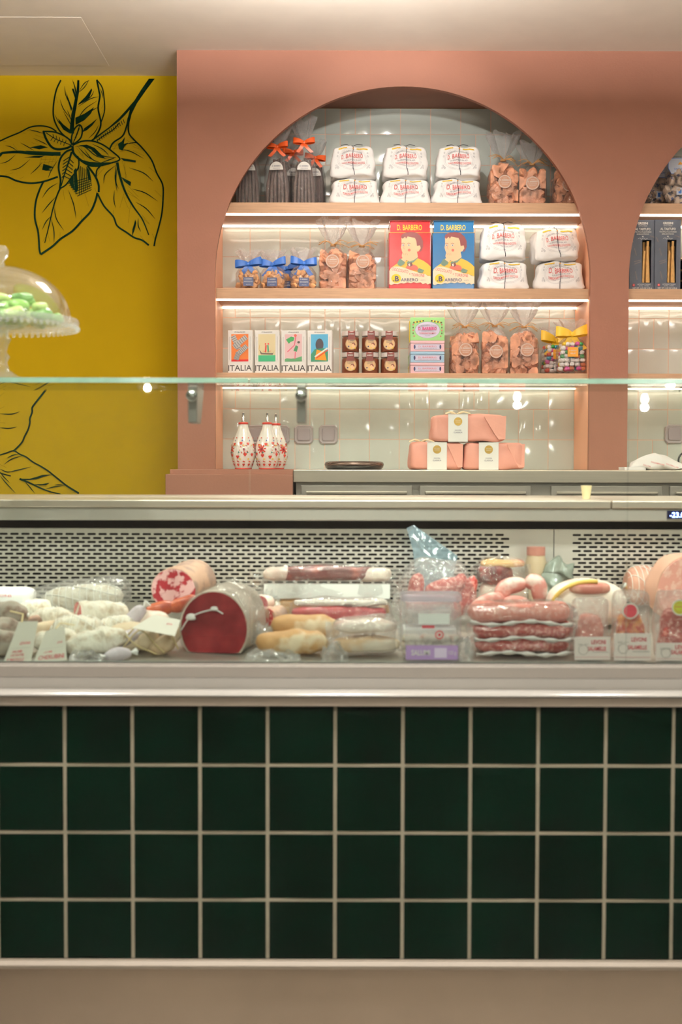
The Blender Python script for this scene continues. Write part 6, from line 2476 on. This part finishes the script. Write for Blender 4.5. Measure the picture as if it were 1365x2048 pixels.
# crumpled grey bag
x, z0, w_, h_ = px2(1084, 1152, 1116, 1185, 3.07, True)
t = thing('crumpled_bag', 'crumpled grey-green plastic bag against the plain grille panel', 'bag', (x, 3.07, z0))
m = MB()
m.superbox(w_, .06, h_, n=2.6, seg=16, taper=.25, ns=.022, nf=34, seed=16)
m.build('bag', mat('grey green film', (140, 148, 138), .25, vary=.12, coat=.4, bump=.6, bscale=40), t, smooth=True)
# solid jar form standing in for a faint reflection
x, z0, w_, h_ = px2(1052, 1094, 1094, 1190, 3.09, True)
t = thing('mirrored_jar', 'beige mirrored jar with a red lid, modelled in place of a faint reflection', 'jar', (x, 3.095, z0))
MB().lathe([(0, 0), (w_ * .5, 0), (w_ * .52, .01), (w_ * .52, h_ * .72), (w_ * .42, h_ * .86), (0, h_ * .86)], seg=28, cap=False).build('jar_body', mat('beige mirrored jar', (214, 190, 158), .3, coat=.4), t, smooth=True, auto=40)
MB().lathe([(0, h_ * .86), (w_ * .44, h_ * .86), (w_ * .44, h_), (0, h_)], seg=28, cap=False).build('lid', mat('pinkish red lid', (204, 140, 126), .4), t, smooth=True, auto=40)


# ---- three paper packs with meat windows
def window_pack(label, x0, x1, ytop, ywin, ypap, Y, meat, sticker, seedv, rz=0):
    x, z0, w_, h_ = px2(x0, x1, ytop, 1330, Y)
    z0 = max(z0, deck(Y) + .001)
    h_ = at((x0 + x1) / 2, ytop, Y).z - z0
    t = thing('windowed_pack', label, 'pack', (x, Y, z0), rz=R(rz), group='clear packs with printed paper fronts')
    zp = at(x0, ypap, Y).z - z0
    zw_ = at(x0, ywin, Y).z - z0
    d = .045
    m = MB()
    m.superbox(w_, d, h_, n=7, seg=16, taper=.06, tapery=.45, ns=.006, nf=20, seed=seedv)
    m.build('clear_pack', glassy('crinkled pack film', (250, 248, 248), .16, .09, bump=1.0, bscale=40, gloss=3.0, haze_rgb=(250, 244, 244)), t, smooth=True)
    a = MB()
    a.superbox(w_ * .82, d * .86, zw_, n=4.5, seg=14, taper=.25, ns=.004, nf=40, seed=seedv)
    a.build('minced_meat', meat, t, smooth=True)
    b = MB().box(-w_ * .47, w_ * .47, -d / 2 - .004, -d / 2 - .0032, .001, zp)
    p = b.build('paper_front', mat('pinkish paper', (232, 218, 214), .5, vary=.03), t)
    q = Decal()
    q.text('LEVONI', w_ * .16, zp * .78, .0085, M_TAGR, width=w_ * .38, bold=.02)
    q.text('SALAMELLE', w_ * .12, zp * .50, .0085, M_TAGR, width=w_ * .48, bold=.02)
    q.rect(w_ * .0, w_ * .42, zp * .34, zp * .355, M_TAGG)
    q.ring(-w_ * .24, zp * .45, .010, .010, .0008, M_TAGG)
    q.text('DAL 1911', -w_ * .24, zp * .68, .004, M_TAGG, width=w_ * .26)
    q.rect(-w_ * .45, w_ * .45, zp * .14, zp * .15, M_TAGR)
    q.build('paper_print', p, flat(-d / 2 - .004))
    if sticker:
        px_, py_, rgb = sticker
        cxy = at(px_, py_, Y - .03) - Vector((x, Y, z0))
        e = MB()
        e.lathe([(0, 0), (.0168, 0), (.0168, .0006), (0, .0006)], seg=28, cap=False)
        e.rotate(Matrix.Translation((cxy.x, -.030, cxy.z)) @ Matrix.Rotation(R(90), 4, 'X'))
        s_ = e.build('round_sticker', M_LABW, t)
        q = Decal()
        q.disc(cxy.x, cxy.z, .0138, .0138, mat('sticker %d' % rgb[0], rgb, .4), 24, 1)
        q.rect(cxy.x - .009, cxy.x + .009, cxy.z + .001, cxy.z + .0022, M_TAGR)
        q.ring(cxy.x, cxy.z, .010, .010, .0006, M_TAGR, 24)
        q.build('sticker_print', s_, flat(-.0306))
    return t


window_pack('clear paper-fronted pack of pale minced sausage, beside the sausage stack', 1142, 1218, 1192, 1228, 1270, 2.625, M_SAUS, None, 1, 2)
window_pack('clear paper-fronted pack of orange spicy mince with a red round sticker', 1222, 1300, 1180, 1226, 1263, 2.62, M_SPICY, (1262, 1222, (224, 80, 96)), 2, -1)
window_pack('clear paper-fronted pack with a yellow-green round sticker at the right edge', 1306, 1392, 1180, 1218, 1282, 2.62, M_MINCE, (1362, 1215, (206, 206, 70)), 3, -3)

# mortadellas at the right edge
salami('tied pink mortadella at the back, right edge', 1284, 1170, 3.07, 34, 40, 8, 0, mat('pink mortadella skin', (214, 150, 130), .5, rgb2=(230, 180, 160), thresh=(.4, .6), vscale=14), name='mortadella', cat='mortadella', net=True, seed=51, blunt=2.6, ns=.002)
c = Vector((at(1384, 1150, 2.90).x, 2.90, deck(2.90) + .084))
cut_block('mortadella', 'big mortadella with its smooth pink cut face at the right edge', 'mortadella', c, .086, .084, .075, 8, 0, mat('orange mortadella skin', (216, 166, 144), .5, vary=.1), mat('mortadella cut', (230, 160, 146), .4, rgb2=(240, 190, 176), thresh=(.5, .6), vscale=60), 1.0, seedv=3)

# ================================================================ cake stand on the glass shelf
CSY = 2.68
c = at(2, 750, CSY)
M_CG = glassy('pressed glass', (252, 255, 253), .13, .03, bump=.3, bscale=60, gloss=1.0)
ks = CSY / F
cs = thing('cake_stand', 'pressed glass cake stand with bead-edged plate, on the glass shelf', 'cake stand', (c.x, CSY, ZTT + .0006))
zp = zz(651, CSY) - ZTT
rp = 154 * ks
MB().lathe([(0, 0), (.062, 0), (.060, .004), (.035, .012), (.018, .024), (.013, .040), (.019, .052), (.012, .062), (.016, .078), (.022, .090), (.014, .100), (.020, zp - .012), (.05, zp - .005), (0, zp - .004)],
           seg=40, cap=False).build('stem', M_CG, cs, smooth=True, auto=50)
MB().lathe([(0, zp - .003), (rp * .5, zp - .003), (rp * .97, zp - .002), (rp, zp + .006), (rp * .985, zp + .012), (rp * .95, zp + .004), (0, zp + .002)], seg=72, cap=False).build('plate', M_CG, cs, smooth=True, auto=40)
m = MB()
nb = 72
for i in range(nb):
    a = 2 * PI * i / nb
    m.superbox(.008, .008, .010, n=2, seg=3, c=(rp * .985 * math.cos(a), rp * .985 * math.sin(a), zp - .012))
m.loft([[((rp * k_) * math.cos(2 * PI * j / 72), (rp * k_) * math.sin(2 * PI * j / 72), z_) for j in range(72)] for k_, z_ in ((.985, zp - .006), (.995, zp + .002))], cap=False)
m.build('beaded_rim', M_CG, cs, smooth=True)
dm_ = thing('cake_dome', 'clear glass dome with a knob covering green sweets', 'glass dome', (c.x, CSY, ZTT + zp + .0060))
zt2 = zz(534, CSY) - ZTT - zp - .006
rd = 138 * ks
pr = [(rd * math.cos(a), zt2 * math.sin(a) ** .92) for a in [PI / 2 * i / 20 for i in range(20)]] + [(.004, zt2)]
MB().lathe(pr, seg=64, cap=False).build('dome', glassy('dome glass', (254, 255, 254), .05, .02, gloss=1.2), dm_, smooth=True)
MB().lathe([(0, zt2 - .001), (.010, zt2), (.008, zt2 + .010), (.017, zt2 + .022), (.018, zt2 + .034), (.013, zt2 + .042), (0, zt2 + .043)], seg=28, cap=False).build(
    'knob', M_CG, dm_, smooth=True, auto=50)
rnd = random.Random(5)
gm = [mat('green sweet %d' % i, rgb, .35, vary=.15, vscale=30, bump=.3, coat=.3) for i, rgb in enumerate(((122, 176, 76), (176, 206, 120), (96, 150, 70)))]
protos = []
for i in range(3):
    m = MB()
    m.superbox(.046, .030, .020, n=2.4, seg=8, ns=.006, nf=40, seed=i * 7)
    protos.append(m.mesh('green_sweet'))
    protos[-1].materials.append(gm[i])
NAMES = ['mid green', 'pale green', 'dark green']
k = 0
for ring_, (n_, rr, z_) in enumerate(((12, .118, 0), (8, .072, 0), (4, .028, 0), (9, .092, .020), (5, .048, .020), (5, .062, .040), (1, .0, .040))):
    for i in range(n_):
        a = 2 * PI * i / n_ + ring_ * .4
        o = bpy.data.objects.new('green_sweet', protos[k % 3])
        COL.objects.link(o)
        o.location = (c.x + rr * math.cos(a), CSY + rr * math.sin(a), ZTT + zp + .0045 + z_)
        o.rotation_euler = (rnd.uniform(-.12, .12), rnd.uniform(-.12, .12), a + PI / 2)
        SEC = ['right side', 'right rear', 'rear', 'left rear', 'left side', 'left front', 'front', 'right front'][int(((a % (2 * PI)) / (2 * PI) * 8 + .5) % 8)]
        tag(o, '%s sweet under the dome, %s, %s' % (NAMES[k % 3], SEC, ['in the outer ring', 'in the middle ring', 'at the centre', 'on the second layer', 'on the second layer, inner', 'near the top of the heap', 'topmost of the heap'][ring_]),
            'sweet', 'green sweets under the glass dome')
        k += 1
